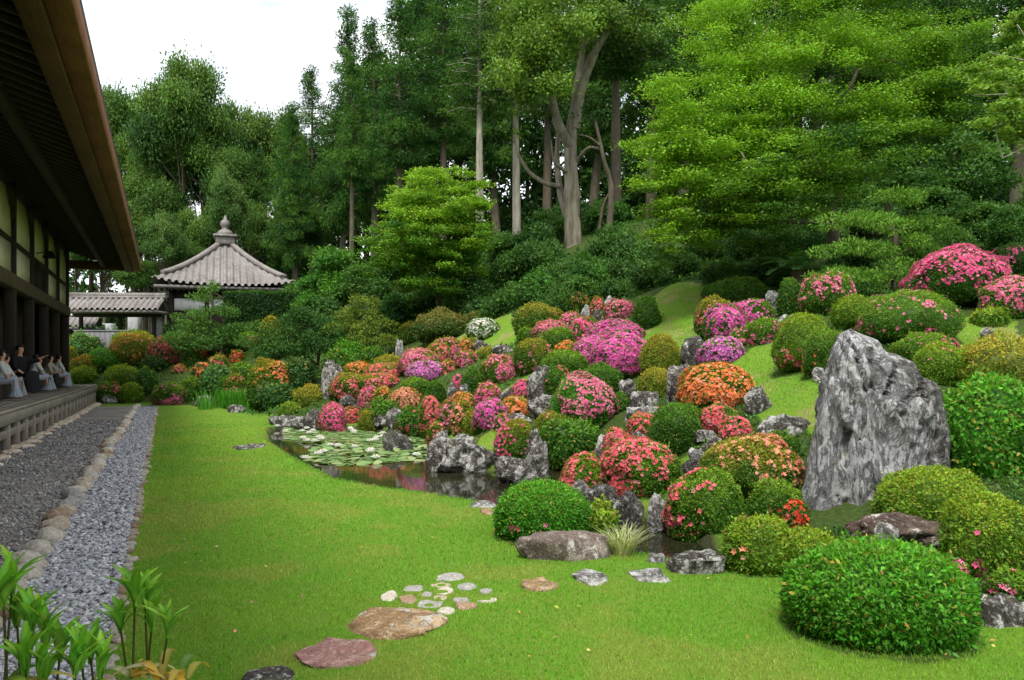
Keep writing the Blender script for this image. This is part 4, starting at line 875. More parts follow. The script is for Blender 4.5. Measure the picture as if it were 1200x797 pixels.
p = pw(729, 644, 6.45); mb = MB(); blades(mb, 190, .09, .27, .009, [(.42, .45, .2), (.25, .34, .08), (.5, .5, .3)], rng, .8); o = mb.build('striped_grass', LEAF); o.location = (p[0], 6.45, tz(p[0], 6.45) - .02); tag(o, 'tuft of pale striped grass right of the long flat stone', 'grass tuft')
mb = MB(); x0, x1 = gnd(252, 479)[0], gnd(306, 484)[0]; yy = 28.2
for k in range(26): blades(mb, 34, .28, .72, .03, [(.08, .30, .02), (.11, .36, .03), (.06, .22, .02)], rng, .35, ((k / 25 - .5) * 1.75, rng.normal() * .35, 0), 3)
xm = (278 - CX) / F * yy; o = mb.build('iris_clump', LEAF); o.location = (xm, yy, tz(xm, yy) - .03); tag(o, 'bright green clump of iris leaves at the far lawn edge', 'iris')
def cycad():
    d = 17.5; x = (934 - CX) / F * d; z = tz(x, d); zt = EYE + (HY - 318) / F * d; root = empty('cycad', (x, d, z)); rng = np.random.default_rng(3)
    MB().tube([(0, 0, -.1), (0, .02, (zt - z) * .5), (0, 0, zt - z)], [.16, .14, .13], 10).build('trunk', BARKD, root, True)
    for k in range(26):
        a = 6.283 * k / 26 + rng.normal() * .1; el = rng.uniform(.35, 1.25); L = rng.uniform(.7, .95); mb = MB(); pts = []
        for i in range(15):
            t = i / 14; e2 = el - 1.1 * t; pts.append((pts[-1] + np.array([math.cos(a) * math.cos(e2), math.sin(a) * math.cos(e2), math.sin(e2)]) * L / 14) if pts else np.array([0, 0, zt - z]))
        pts = np.array(pts); mb.tube(pts, np.linspace(.012, .004, 15), 4, (.05, .10, .02), cap=False); sd = np.array([-math.sin(a), math.cos(a), 0])
        for i in range(2, 14):
            for q in range(2):
                b = pts[i] if not q else (pts[i] + pts[min(i + 1, 14)]) / 2
                for sg in (-1, 1):
                    ll = .2 * math.sin(math.pi * (i / 15) ** .7) + .03; tg = (pts[i] - pts[i - 1]); tg /= np.linalg.norm(tg); dr = sg * sd * .85 + tg * .5 + [0, 0, .12]; mb.add([b, b + dr * ll * .5 + tg * .011, b + dr * ll, b + dr * ll * .5 - tg * .011], [(0, 1, 2, 3)], (.03, .09, .025))
        mb.build('frond', LEAF, root)
    tag(root, 'dark cycad with arching feather fronds on the upper right slope', 'cycad')
cycad()
def lance(mb, base, dr, L, w, col, rng, droop=.35):
    dr = nrm(np.array(dr, float)); sd = nrm(np.cross(dr, [0, 0, 1.]) + 1e-6); up = np.cross(sd, dr); v = []
    for i in range(7):
        t = i / 6; c = base + dr * L * t + up * L * .12 * math.sin(math.pi * t) - np.array([0, 0, droop * L * t * t]); ww = w * .5 * math.sin(math.pi * min(1, t * .86 + .10)) ** .8 + .001; v += [c - sd * ww + up * ww * .35, c, c + sd * ww + up * ww * .35]
    f = []
    for i in range(6): f += [(3 * i, 3 * i + 1, 3 * i + 4, 3 * i + 3), (3 * i + 1, 3 * i + 2, 3 * i + 5, 3 * i + 4)]
    cc = np.tile(jitter(np.array([col]), rng, .16, .06), (len(v), 1)); cc[1::3] *= 1.45; cc[-6:] *= np.array([1.15, 1., .8]); mb.add(v, f, np.clip(cc, 0, .9))
def shoot_plant(stems, label, seed, name='leafy_shoot', cat='plant'):
    """stems: (px, py of the leaf rosette, depth, leaf length)"""
    rng = np.random.default_rng(seed); P = [pw(a, b, d) for a, b, d, l in stems]; bx = np.mean([p[0] for p in P]) ; by = np.mean([p[1] for p in P]); root = empty(name, (bx, by, 0)); o3 = np.array([bx, by, 0])
    for p, (a, b, d, L) in zip(P, stems):
        top = p - o3; b0 = np.array([top[0] * .45 + rng.normal() * .02, top[1] * .5 + rng.normal() * .03, -.01]); mid = (b0 + top) / 2 + np.array([rng.normal() * .015, rng.normal() * .015, 0])
        MB().tube([b0, mid, top], [.006, .005, .004], 6, (.12, .13, .03)).build('stem', LEAF, root, True)
        mb = MB(); n = rng.integers(8, 12)
        for k in range(n):
            an = 6.283 * k / n * 1.618 * 2 + rng.normal() * .3; el = rng.uniform(.7, 1.42); lance(mb, top - np.array([0, 0, rng.uniform(0, .03)]), (math.cos(an) * math.cos(el), math.sin(an) * math.cos(el), math.sin(el)), L * rng.uniform(.9, 1.3), L * .21, (.13, .34, .03) if rng.uniform() < .7 else (.20, .42, .05), rng, .1)
        mb.build('leaves', LEAF, root, True)
    return tag(root, label, cat)
shoot_plant([(141, 735, 3.35, .15), (158, 704, 3.3, .17), (170, 706, 3.4, .16), (178, 732, 3.35, .15), (197, 740, 3.25, .13)], 'tall leafy green shoots rising from the lawn edge, right of the pebbles', 1)
shoot_plant([(14, 690, 3.0, .16), (4, 705, 2.9, .16), (20, 728, 3.1, .17), (36, 742, 3.0, .17)], 'green leafy shoots at the lower left corner over the edging stones', 2)
shoot_plant([(52, 758, 3.0, .17), (70, 770, 3.05, .17), (30, 785, 2.8, .17), (88, 790, 2.9, .16), (50, 800, 2.8, .17)], 'cluster of broad green shoots in front of the pebble strip', 3)
shoot_plant([(106, 770, 3.1, .16), (118, 790, 3.0, .16), (96, 778, 2.95, .14)], 'short green shoots between the cluster and the tall shoots', 4)
def hosta(cx, cy, d, label, seed, n=26):
    rng = np.random.default_rng(seed); p = pw(cx, cy, d); root = empty('yellowing_plant', (p[0], p[1], 0)); z = max(.05, p[2])
    for k in range(n):
        an = rng.uniform(0, 6.28); el = rng.uniform(.1, .7); b = np.array([rng.normal() * .05, rng.normal() * .05, z * rng.uniform(.5, 1)]); col = [(.16, .26, .03), (.36, .34, .06), (.5, .34, .05), (.11, .22, .03), (.42, .40, .2)][rng.integers(0, 5)]
        m = MB(); lance(m, b, (math.cos(an) * math.cos(el), math.sin(an) * math.cos(el), math.sin(el)), rng.uniform(.14, .26), .04, col, rng, .45); m.build('leaf', LEAF, root, True)
    MB().tube([(0, 0, -.02), (.01, 0, z * .9)], [.01, .006], 6, (.2, .2, .06)).build('stem', LEAF, root)
    tag(root, label, 'plant')
hosta(196, 790, 3.2, 'low plant with yellowing arching leaves at the base of the tall shoots', 5, 34)
hosta(22, 800, 2.75, 'yellow leaved plant in the extreme lower left corner', 6, 14)
hosta(150, 800, 3.1, 'low striped yellow leaves left of the arching yellowing plant', 7, 18)
# ------------------------------------------------------------------ trees
def clump(mb, c, rad, n, L, Wd, col, rng, out=.45, flat=None, var=.2, hollow=.45, grav=0., soft=0.):
    d = nrm(rng.normal(size=(n, 3))); q = hollow + (1 - hollow) * rng.uniform(size=(n, 1)) ** .5; P = np.asarray(c) + d * q * np.asarray(rad)
    if soft: d = rng.normal(size=(n, 3)); P = np.asarray(c) + d * soft * np.asarray(rad)
    nn = nrm(d / np.asarray(rad)); nn = nrm(nn + np.array([0, 0, .25 - grav])); leaves(mb, P, nn, L, Wd, rng, out, jitter(np.tile([col], (n, 1)), rng, var, .08), .15, flat=flat)
def mixc(a, b, t): return tuple(np.array(a) * (1 - t) + np.array(b) * t)
def conifer(seed, h=18., base=.38, cols=((.024, .078, .016), (.08, .185, .028)), spread=2.2, L=.24, bark=None, dense=1.):
    rng = np.random.default_rng(seed); root = empty('conifer_tree'); bend = rng.normal(size=2) * .25
    pts = [(bend[0] * math.sin(2.4 * t), bend[1] * math.sin(2 * t), h * t - .3) for t in np.linspace(0, 1, 12)]; tb = MB().tube(pts, np.linspace(.30, .03, 12) * h / 18, 10, mi=0)
    mb = MB(); t = base
    while t < .985:
        k = (t - base) / (1 - base); br = spread * (1 - k) ** .9 * (.55 + .45 * min(1, k * 5 + .3)) + .12; nb = rng.integers(3, 6); tone = rng.uniform()
        for b in range(nb):
            a = rng.uniform(0, 6.28); l = br * rng.uniform(.6, 1.15); z = h * t; dx, dy = math.cos(a), math.sin(a); x0, y0 = np.interp(t, np.linspace(0, 1, 12), [p[0] for p in pts]), np.interp(t, np.linspace(0, 1, 12), [p[1] for p in pts])
            tip = np.array([x0 + dx * l, y0 + dy * l, z - .10 * l + .15 * l * k]); tb.tube([(x0, y0, z), (x0 + dx * l * .55, y0 + dy * l * .55, z + .06 * l), tip], [.045, .03, .008], 4, cap=False)
            m = max(1, int(l / .55)); tn = mixc(cols[0], cols[1], np.clip(tone + rng.normal() * .25, 0, 1))
            for q in range(m):
                s = (q + .9) / m; c = np.array([x0, y0, z]) * (1 - s) + tip * s + rng.normal(size=3) * .12; r = .46 * (.75 + .5 * rng.uniform())
                clump(mb, c, (r, r, r * .62), int(105 * dense), L, L * .21, tn, rng, .55, None, .24, .2, .9)
        t += .019 * 18 / h
    tb.build('trunk', bark or BARKD, root, True); mb.build('crown', NEEDLE, root); return root
def limb_tree(name, h, forks, clumps, bark, L, n, cols, leafmat=None, seed=0, asp=.5, flat=None, out=.45, var=.2, hollow=.3, soft=0.):
    """forks: list of (points, r0, r1); clumps: (x, y, z, rx, ry, rz, tone)"""
    rng = np.random.default_rng(seed); root = empty(name); tb = MB()
    for pts, r0, r1 in forks:
        p = np.array(pts, float); u = np.linspace(0, len(p) - 1, 5 * (len(p) - 1) + 1); P = np.stack([np.interp(u, np.arange(len(p)), p[:, i]) for i in range(3)], 1)
        for _ in range(2): P[1:-1] = .25 * P[:-2] + .5 * P[1:-1] + .25 * P[2:]
        rr = np.linspace(r0, r1, len(P)) * (1 + .06 * rng.normal(size=len(P))); tb.tube(P, rr, 12 if r0 > .12 else 6)
    tb.build('trunk', bark, root, True); mb = MB()
    for x, y, z, rx, ry, rz, tone in clumps:
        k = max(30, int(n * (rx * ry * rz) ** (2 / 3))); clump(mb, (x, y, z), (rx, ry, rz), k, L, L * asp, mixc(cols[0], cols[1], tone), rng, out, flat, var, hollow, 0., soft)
    mb.build('crown', leafmat or LEAF, root); return root
def broad(seed, h=13., cr=3.2, cols=((.032, .09, .018), (.115, .22, .034)), L=.2, n=1400, low=.35, name='broadleaf_tree'):
    rng = np.random.default_rng(seed); cl = []; fk = [([(0, 0, -.4), (rng.normal() * .2, rng.normal() * .2, h * .3), (0, 0, h * .7)], .24 * h / 13, .06)]
    for k in range(34):
        d = nrm(rng.normal(size=3)); d[2] = abs(d[2]) * 1.1 - .25; q = rng.uniform(.55, 1); c = np.array([0, 0, h * (low + 1) / 2 + .02 * h]) + d * q * np.array([cr, cr, h * (1 - low) * .46]); r = rng.uniform(.7, 1.25) * cr / 3.2
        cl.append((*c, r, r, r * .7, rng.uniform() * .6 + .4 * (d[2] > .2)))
        if k < 12: fk.append(([(0, 0, h * rng.uniform(.28, .6)), (c[0] * .5, c[1] * .5, c[2] * .85), tuple(c)], .08, .02))
    return limb_tree(name, h, fk, cl, BARKD, L, n, cols, seed=seed + 1, hollow=.35, soft=.44)
def undershrub(seed, r=1.0, tall=1., cols=((.02, .06, .014), (.05, .13, .022)), L=.125, n=5200, name='evergreen_shrub', k=13, asp=.42):
    rng = np.random.default_rng(seed); cl = []; fk = []
    for i in range(k):
        d = nrm(rng.normal(size=3)); d[2] = abs(d[2]) * .9; c = d * rng.uniform(.35, .8) * np.array([1, 1, 1.05]) * r + [0, 0, r * .35]; c[2] = c[2] * tall + (tall - 1) * .3; q = rng.uniform(.3, .48) * r; cl.append((*c, q, q, q * .75, rng.uniform()))
        if i < 5: fk.append(([(0, 0, -.2), (c[0] * .4, c[1] * .4, c[2] * .6), tuple(c)], .03, .01))
    return limb_tree(name, 2 * r, fk, cl, BARKD, L, n, cols, seed=seed + 1, asp=asp, hollow=.35, soft=.40)
PR = {}
PR['c'] = [conifer(s, 18, b, spread=sp) for s, b, sp in ((1, .36, 2.3), (2, .45, 2.0), (3, .30, 2.5), (4, .52, 2.0))]
PR['c2'] = [conifer(9, 18, .5, ((.05, .12, .022), (.09, .19, .03)), 2.3, bark=BARKP, dense=.8)]
PR['b'] = [broad(s) for s in (21, 22, 23)]
PR['by'] = [broad(31, cols=((.05, .12, .02), (.13, .22, .035))), broad(32, cr=2.6, cols=((.055, .13, .025), (.12, .22, .05)))]
PR['s'] = [undershrub(s, cols=((.03, .09, .016), (.085, .20, .03))) for s in (41, 42, 43)]
PR['sg'] = [undershrub(51, cols=((.03, .10, .018), (.07, .20, .025))), undershrub(52, cols=((.04, .11, .025), (.08, .18, .04)))]
PR['sb'] = [undershrub(61, cols=((.05, .17, .02), (.10, .27, .03)), L=.15, n=4200)]
PR['sT'] = [undershrub(s, tall=2.3, k=30, n=4200, cols=((.03, .09, .016), (.085, .20, .03))) for s in (71, 72)]
PR['sgT'] = [undershrub(73, tall=2.3, k=30, n=4200, cols=((.035, .11, .02), (.08, .2, .03)))]
PR['sbT'] = [undershrub(74, tall=2.3, k=30, n=4200, cols=((.05, .17, .02), (.11, .28, .03)))]
for v in PR.values():
    for p in v: p['_p'] = 0
HT = {'c': 18., 'c2': 18., 'b': 13.3, 'by': 13.3, 's': 1.6, 'sg': 1.6, 'sb': 1.6, 'sT': 3.7, 'sgT': 3.7, 'sbT': 3.7}
WD = {'c': 4.6, 'c2': 4.6, 'b': 7.4, 'by': 7.4, 's': 2.3, 'sg': 2.3, 'sb': 2.3, 'sT': 2.3, 'sgT': 2.3, 'sbT': 2.3}
prng = random.Random(4)
def plant(kind, px, d, top, w, label, name=None, cat='tree', group=None, vi=None, base=None):
    """w: crown width in pixels"""
    x = (px - CX) / F * d; z = tz(x, d) if base is None else min(tz(x, d), EYE + (HY - base) / F * d); h = EYE + (HY - top) / F * d - z
    if kind in ('s', 'sg', 'sb') and h / 1.6 > 1.6 * w / F * d / 2.3: kind += 'T'; vi = None
    p = PR[kind]; vi = prng.randrange(len(p)) if vi is None else vi; src = p[vi]
    o = src if not src['_p'] else dup(src); src['_p'] = 1
    x = (px - CX) / F * d; z = tz(x, d) if base is None else min(tz(x, d), EYE + (HY - base) / F * d); h = EYE + (HY - top) / F * d - z
    o.location = (x, d, z - .1); sx = w / F * d / WD[kind]; o.scale = (sx, sx, h / HT[kind]); o.rotation_euler.z = prng.uniform(0, 6.28)
    return tag(o, label, cat, group)
CG = 'cedars of the wood'
for a in [('c', 395, 47, 6, 78, 'tall cedar at the left edge of the wood, first against the sky', 2), ('c', 366, 51, 72, 70, 'shorter dark cedar left of the first tall cedar', 0), ('c', 411, 42, 60, 60, 'cedar with two pale bare trunks rising left behind the bright maple', 3),
          ('c', 440, 46, 16, 84, 'dense cedar right of the first tall cedar', 0), ('c', 467, 41, -10, 86, 'cedar whose grey trunk stands just left of the bright maple top', 1), ('c', 492, 50, -30, 90, 'dark cedar behind the bright maple', 2),
          ('c', 520, 42, -45, 90, 'cedar with twin trunks showing right above the bright maple', 1), ('c2', 562, 37, -70, 96, 'slender cedar with long pale bare trunk passing behind the right side of the maple', 0), ('c', 548, 52, -50, 90, 'dark cedar behind the slender pale trunk', 0),
          ('c2', 606, 39, -70, 90, 'cedar with straight grey trunk left of the camphor tree', 0), ('c', 585, 50, -60, 92, 'dark cedar between the pale trunk and the camphor tree', 2), ('c', 640, 50, -60, 96, 'dark cedar directly behind the camphor crown', 1),
          ('c', 722, 35, -80, 120, 'big cedar with straight brown trunk right of the camphor tree', 3), ('c', 690, 46, -60, 100, 'dark cedar behind the right limb of the camphor tree', 2), ('c', 762, 43, -70, 100, 'dark cedar left behind the big maple', 1), ('c', 800, 38, -70, 110, 'dark cedar behind the left top of the big maple', 0),
          ('c', 850, 44, -60, 110, 'dark cedar above the middle left of the big maple', 2), ('c', 905, 40, -70, 120, 'dark cedar above the middle of the big maple', 1), ('c', 960, 42, -70, 120, 'dark cedar above the middle right of the big maple', 3), ('c', 1020, 38, -70, 120, 'dark cedar above the right half of the big maple', 0),
          ('c', 1080, 36, -80, 130, 'dark cedar with trunk showing above the right end of the big maple', 1), ('c', 1135, 34, -80, 130, 'dark cedar between the big maple and the cut off branch at the right', 2), ('c', 1190, 33, -80, 140, 'dark cedar behind the cut off branch at the right', 0), ('c', 1245, 36, -80, 150, 'dark cedar at the extreme right of the wood', 3),
          ('c', 338, 54, 150, 60, 'low dark cedar right of the pavilion roof', 2), ('c', 304, 56, 170, 60, 'dark slim cedar behind the right slope of the pavilion roof', 0), ('c', 352, 47, 118, 58, 'dark cedar with low branches at the right of the pavilion', 2)]:
    plant(a[0], a[1], a[2], a[3], a[4], a[5], vi=a[6], group=CG)
for a in [('b', 215, 57, 42, 118, 'large dark round topped tree highest above the hall eave', 0), ('b', 152, 60, 72, 104, 'dark tree nearest the hall eave', 1), ('b', 265, 60, 84, 92, 'dark airy tree on the right of the large round topped tree', 2), ('by', 325, 60, 102, 92, 'yellow green topped tree beside the first tall cedar', 0),
          ('by', 266, 49, 180, 62, 'pale green round tree above the pavilion finial', 1), ('by', 193, 50, 234, 64, 'pale green round tree between hall eave and pavilion roof', 1), ('b', 238, 54, 225, 70, 'dark tree behind the pavilion roof, left of the finial', 1), ('b', 292, 53, 215, 66, 'dark tree behind the pavilion roof, right of the finial', 2),
          ('b', 182, 56, 165, 80, 'dark mid height tree under the large round topped tree', 2), ('b', 120, 52, 255, 84, 'dark tree behind the roofed gate', 0), ('b', 165, 50, 290, 60, 'low dark tree between roofed gate and pavilion', 1), ('b', 240, 58, 120, 96, 'dark tree filling the canopy right below the highest round topped tree', 0), ('b', 178, 58, 125, 96, 'dark tree filling the canopy between hall eave and the highest tree', 1), ('b', 285, 57, 150, 84, 'dark tree below the yellow green topped tree', 1), ('b', 150, 54, 215, 80, 'dark lower tree at the hall eave', 2), ('b', 215, 53, 262, 70, 'low dark tree hidden by the pavilion roof left slope', 2), ('b', 90, 56, 200, 84, 'dark tree glimpsed under the hall eave', 2), ('b', 345, 48, 215, 70, 'dark tree at the right end of the clipped hedge', 0)]:
    plant(a[0], a[1], a[2], a[3], a[4], a[5], vi=a[6], group='trees behind the pavilion')
SH = [('sb', 392, 37, 262, 340, 70, 'bright green leafy tree shrub left below the cedars'), ('sb', 372, 37, 300, 365, 66, 'bright green shrub right of the pavilion eave'), ('sg', 385, 35, 338, 385, 76, 'pale layered shrub right of the clipped hedge'), ('sg', 360, 36, 352, 392, 60, 'leafy shrub at the right end of the hedge'),
      ('s', 430, 36, 290, 360, 70, 'dark shrub left under the bright maple'), ('s', 425, 35, 335, 385, 64, 'dark green shrub above the olive pine'), ('s', 460, 35, 330, 380, 74, 'dark shrub below the left part of the bright maple'), ('s', 505, 33, 330, 380, 74, 'dark shrub under the middle of the bright maple'),
      ('s', 545, 31, 320, 378, 72, 'dark shrub under the right part of the bright maple'), ('s', 520, 36, 280, 350, 80, 'very dark shrub in the shade of the bright maple'), ('s', 590, 31, 318, 378, 70, 'dark shrub behind the white flowering bush'), ('sg', 598, 34, 255, 340, 74, 'glossy grey green shrub left of the camphor trunk'), ('s', 570, 36, 250, 340, 60, 'dark shrub beside the slender pale trunk'),
      ('s', 632, 29, 300, 370, 76, 'dark shrub on the slope below the camphor trunk'), ('sg', 640, 34, 232, 320, 70, 'glossy shrub touching the left of the camphor trunk'), ('s', 668, 28, 285, 360, 66, 'dark shrub at the foot of the camphor trunk'), ('sg', 705, 29, 285, 350, 72, 'green shrub right of the camphor foot'), ('sg', 712, 33, 215, 310, 74, 'glossy shrub between camphor and straight brown trunk'),
      ('s', 705, 25, 315, 362, 64, 'low dark shrub above the hill top stones'), ('sg', 745, 28, 268, 345, 74, 'green shrub below the left tip of the big maple'), ('s', 745, 24, 312, 358, 56, 'dark low shrub left behind the grass mound'), ('s', 790, 26, 275, 345, 76, 'dark shrub right behind the grass mound top'), ('s', 835, 25, 280, 345, 74, 'dark shrub behind the wide dark dome'),
      ('s', 880, 24, 268, 345, 80, 'dark shrub left of the cycad'), ('sg', 800, 22.5, 318, 345, 38, 'small layered green shrub on the edge of the grass mound'), ('s', 915, 26, 238, 320, 84, 'dark shrub above the cycad'), ('s', 965, 25, 230, 320, 84, 'dark shrub left behind the layered pine'), ('s', 1010, 26, 190, 300, 90, 'dark shrub above the layered pine'),
      ('s', 1085, 24, 185, 300, 96, 'dark shrub right behind the layered pine'), ('s', 1140, 22, 205, 310, 90, 'dark shrub above the biggest hot pink azalea'), ('sg', 1185, 19, 222, 312, 74, 'fresh green shrub with drooping sprays at the right edge'), ('s', 1215, 22, 190, 310, 90, 'dark shrub cut by the right edge of the view'), ('s', 860, 29, 230, 320, 90, 'dark shrub under the left half of the big maple'),
      ('s', 800, 30, 225, 310, 80, 'dark shrub deep under the left tip of the big maple'), ('s', 940, 29, 190, 290, 96, 'dark shrub deep under the middle of the big maple'), ('s', 1060, 28, 140, 260, 110, 'dark shrub deep under the right of the big maple'), ('s', 1140, 27, 120, 260, 110, 'dark tall shrub behind the cut off branch'), ('s', 670, 38, 215, 300, 90, 'dark shrub far behind the camphor trunk'),
      ('s', 300, 46, 320, 400, 80, 'dark shrub behind the clipped hedge'), ('s', 345, 42, 310, 390, 60, 'dark shrub right behind the hedge end'), ('s', 210, 44, 362, 400, 60, 'dark shrub before the pavilion left corner'), ('sb', 112, 43, 368, 402, 60, 'bright green shrub seen through the roofed gate'), ('sg', 210, 37, 372, 412, 46, 'fresh green shrub left under the layered pine near the pavilion'), ('s', 470, 39, 255, 340, 70, 'dark shrub behind the left side of the bright maple'), ('s', 640, 40, 240, 320, 90, 'dark shrub behind the straight grey trunk')]
for k, d, px in [(0, 0, 0)]: pass
for a in SH: plant(a[0], a[1], a[2], a[3], a[5], a[6], cat='shrub', base=a[4])

rs = random.Random(9); TX = ['glossy', 'dull dark', 'small leaved', 'broad leaved', 'dense', 'loose']
for k, (px, base) in enumerate([(562, 368), (585, 372), (607, 362), (630, 352), (655, 372), (655, 338), (690, 345), (700, 318), (730, 352), (735, 328), (762, 345), (600, 335), (575, 345), (628, 325), (540, 372), (870, 336), (905, 330), (845, 342), (940, 325), (760, 318), (800, 318), (830, 300), (1000, 318), (1075, 312), (975, 328), (1120, 300), (1180, 318), (470, 385), (500, 372), (525, 362), (440, 395), (545, 345), (690, 300), (645, 300), (725, 300), (650, 314), (692, 318), (668, 334), (712, 306), (630, 308), (676, 352), (880, 305), (925, 300)]):
    d = D(px, base); w = rs.uniform(58, 84); tp = base - w * rs.uniform(.62, .85)
    if abs(px - 672) < 34: tp = max(tp, 288)
    plant('sg' if k % 3 == 0 else 's', px, d, tp, w, '%s evergreen shrub in the dark belt above the azaleas, %s' % (TX[k % 6], ('below the bright maple' if px < 560 else 'below the camphor tree' if px < 700 else 'behind the grass mound' if px < 860 else 'between cycad and big maple' if px < 960 else 'around the layered pine')), 'shrub', 'shrub', 'evergreen shrubs in the dark belt', base=base + 6)
def P3(px, py, d, o): return (np.array(pw(px, py, d)) - o)
def to_local(fork, d0, o): return [tuple(P3(a, b, d0 + dd, o)) for a, b, dd in fork]
# camphor
d0 = 32.; o = np.array([(672 - CX) / F * d0, d0, 0]); o[2] = tz(o[0], d0)
fk = [([(672, 296, 0), (671, 262, 0), (670, 220, 0), (668, 180, 0), (670, 150, 0), (676, 110, .3), (683, 60, .5), (690, 10, 1)], .37, .10), ([(671, 175, 0), (655, 150, -.3), (645, 110, -.6), (640, 70, -.8), (630, 30, -1)], .24, .08),
      ([(672, 150, 0), (680, 105, -.2), (695, 65, -.6), (712, 35, -1.2), (735, 10, -1.5)], .26, .07), ([(668, 262, 0), (657, 230, .4), (652, 190, .8), (655, 150, 1)], .17, .09), ([(656, 218, .3), (640, 216, .2), (620, 203, .2), (606, 180, .2), (603, 165, .2)], .11, .05), ([(676, 188, 0), (690, 172, -.8), (702, 174, -1)], .10, .04), ([(668, 205, 0), (648, 190, -.7), (646, 165, -.9)], .08, .03)]
fk = [(to_local(f, d0, o), a, b) for f, a, b in fk]; rng = np.random.default_rng(17); cl = []
for px, py, r, tone, dd in [(612, 78, 26, .95, -1.5), (640, 92, 26, .85, -2), (600, 50, 26, .8, -1), (632, 50, 30, .9, -2), (658, 66, 22, .7, -1.5), (660, 30, 30, .8, -2), (620, 15, 32, .85, -1.5), (650, -8, 30, .8, -1), (692, 22, 26, .6, -1.5), (720, 8, 30, .55, -1), (742, 38, 26, .35, 0), (716, 52, 22, .3, .5), (690, -15, 34, .6, 0),
                        (600, -10, 30, .7, 0), (740, -20, 34, .4, 0), (760, 20, 24, .3, .5), (600, 100, 16, .8, -1), (622, 108, 15, .75, -1.5), (650, 112, 16, .5, 0), (735, 70, 20, .2, 1), (765, 55, 20, .2, 1), (612, 150, 10, .4, 0), (700, 88, 14, .2, 1), (590, 20, 20, .7, -.5), (680, 60, 20, .5, 1)]:  # higher tones at upper left put the lit side into the leaf colour
    for q in range(3):
        c = P3(px + rng.normal() * 9, py + rng.normal() * 7, d0 + dd + rng.normal() * .5, o); rr = r / F * d0 * rng.uniform(.55, .8); cl.append((*c, rr, rr, rr * .6, np.clip(tone + rng.normal() * .15, 0, 1)))
t = limb_tree('camphor_tree', 16, fk, cl, BARK, .15, 2100, ((.035, .09, .018), (.15, .27, .03)), seed=3, soft=.5); t.location = o; tag(t, 'old camphor tree with thick forked pale trunk in the middle of the wood', 'tree')
# second slim twisted trunk beside the straight brown one
d1 = 31.; o = np.array([(712 - CX) / F * d1, d1, 0]); o[2] = tz(o[0], d1)
fk = [(to_local(f, d1, o), a, b) for f, a, b in [([(713, 275, 0), (716, 240, 0), (716, 215, 0), (708, 190, -.2), (703, 165, -.3), (697, 140, -.3)], .13, .05), ([(716, 225, 0), (707, 240, .2), (702, 268, .3)], .08, .06), ([(703, 170, -.3), (690, 160, -.3), (676, 158, 0)], .05, .02)]]
cl = [(*P3(697 + a, 128 + b, d1, o), .5, .5, .35, .4) for a, b in ((0, 0), (-14, 14), (12, 8), (2, -14))]
t = limb_tree('slim_tree', 6, fk, cl, BARKD, .15, 300, ((.03, .08, .02), (.07, .15, .03)), seed=5); t.location = o; tag(t, 'thin crooked tree right of the camphor trunk', 'tree')

# maples: layered flat sprays of small bright leaves
def maple(label, d0, foot, spec, forks, L, n, cols, seed, bark=BARKD, dead=None, name='maple_tree', flatz=.34, sub=22):
    rng = np.random.default_rng(seed); o = np.array([(foot[0] - CX) / F * d0, d0, 0]); o[2] = tz(o[0], d0); cl = []; fk = [(to_local(f, d0, o), a, b) for f, a, b in forks]
    for px, py, w, dd, tone in spec:
        for q in range(sub):
            a = rng.uniform(-.5, .5); c = P3(px + a * w, py + rng.normal() * w * .17 + abs(a) * w * .14, d0 + dd + rng.normal() * .8, o); r = w / F * d0 * rng.uniform(.06, .19)
            if vnoise(np.array([c * np.array([.55, .55, .9]) + 20]), seed)[0] < (-.26 if d0 < 25 else -.7): continue
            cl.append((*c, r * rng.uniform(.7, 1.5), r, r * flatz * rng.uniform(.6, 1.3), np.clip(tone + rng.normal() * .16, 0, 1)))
        c = P3(px, py, d0 + dd, o); al = np.concatenate([np.array(f_[0])[1:] for f_ in fk[:len(forks)]]); st = tuple(al[np.argmin(((al - c) ** 2).sum(1) + rng.uniform(0, .3, len(al)))]); fk.append(([st, tuple((np.array(st) * .65 + c * .35) + rng.normal(size=3) * .16 + [0, 0, .12]), tuple((np.array(st) * .3 + c * .7) + rng.normal(size=3) * .16), tuple(c)], .022 * d0 / 20 * (.5 if name == 'garden_tree' else 1), .005))
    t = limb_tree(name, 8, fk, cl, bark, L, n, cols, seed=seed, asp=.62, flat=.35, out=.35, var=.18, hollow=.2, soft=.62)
    if dead:
        m = MB()
        for f in dead: m.tube(to_local(f, d0, o), np.linspace(.02, .006, len(f)), 5)
        m.build('dead_branch', BARKP, t, True)
    t.location = o; return tag(t, label, 'maple tree')
rng = np.random.default_rng(2); spec = []
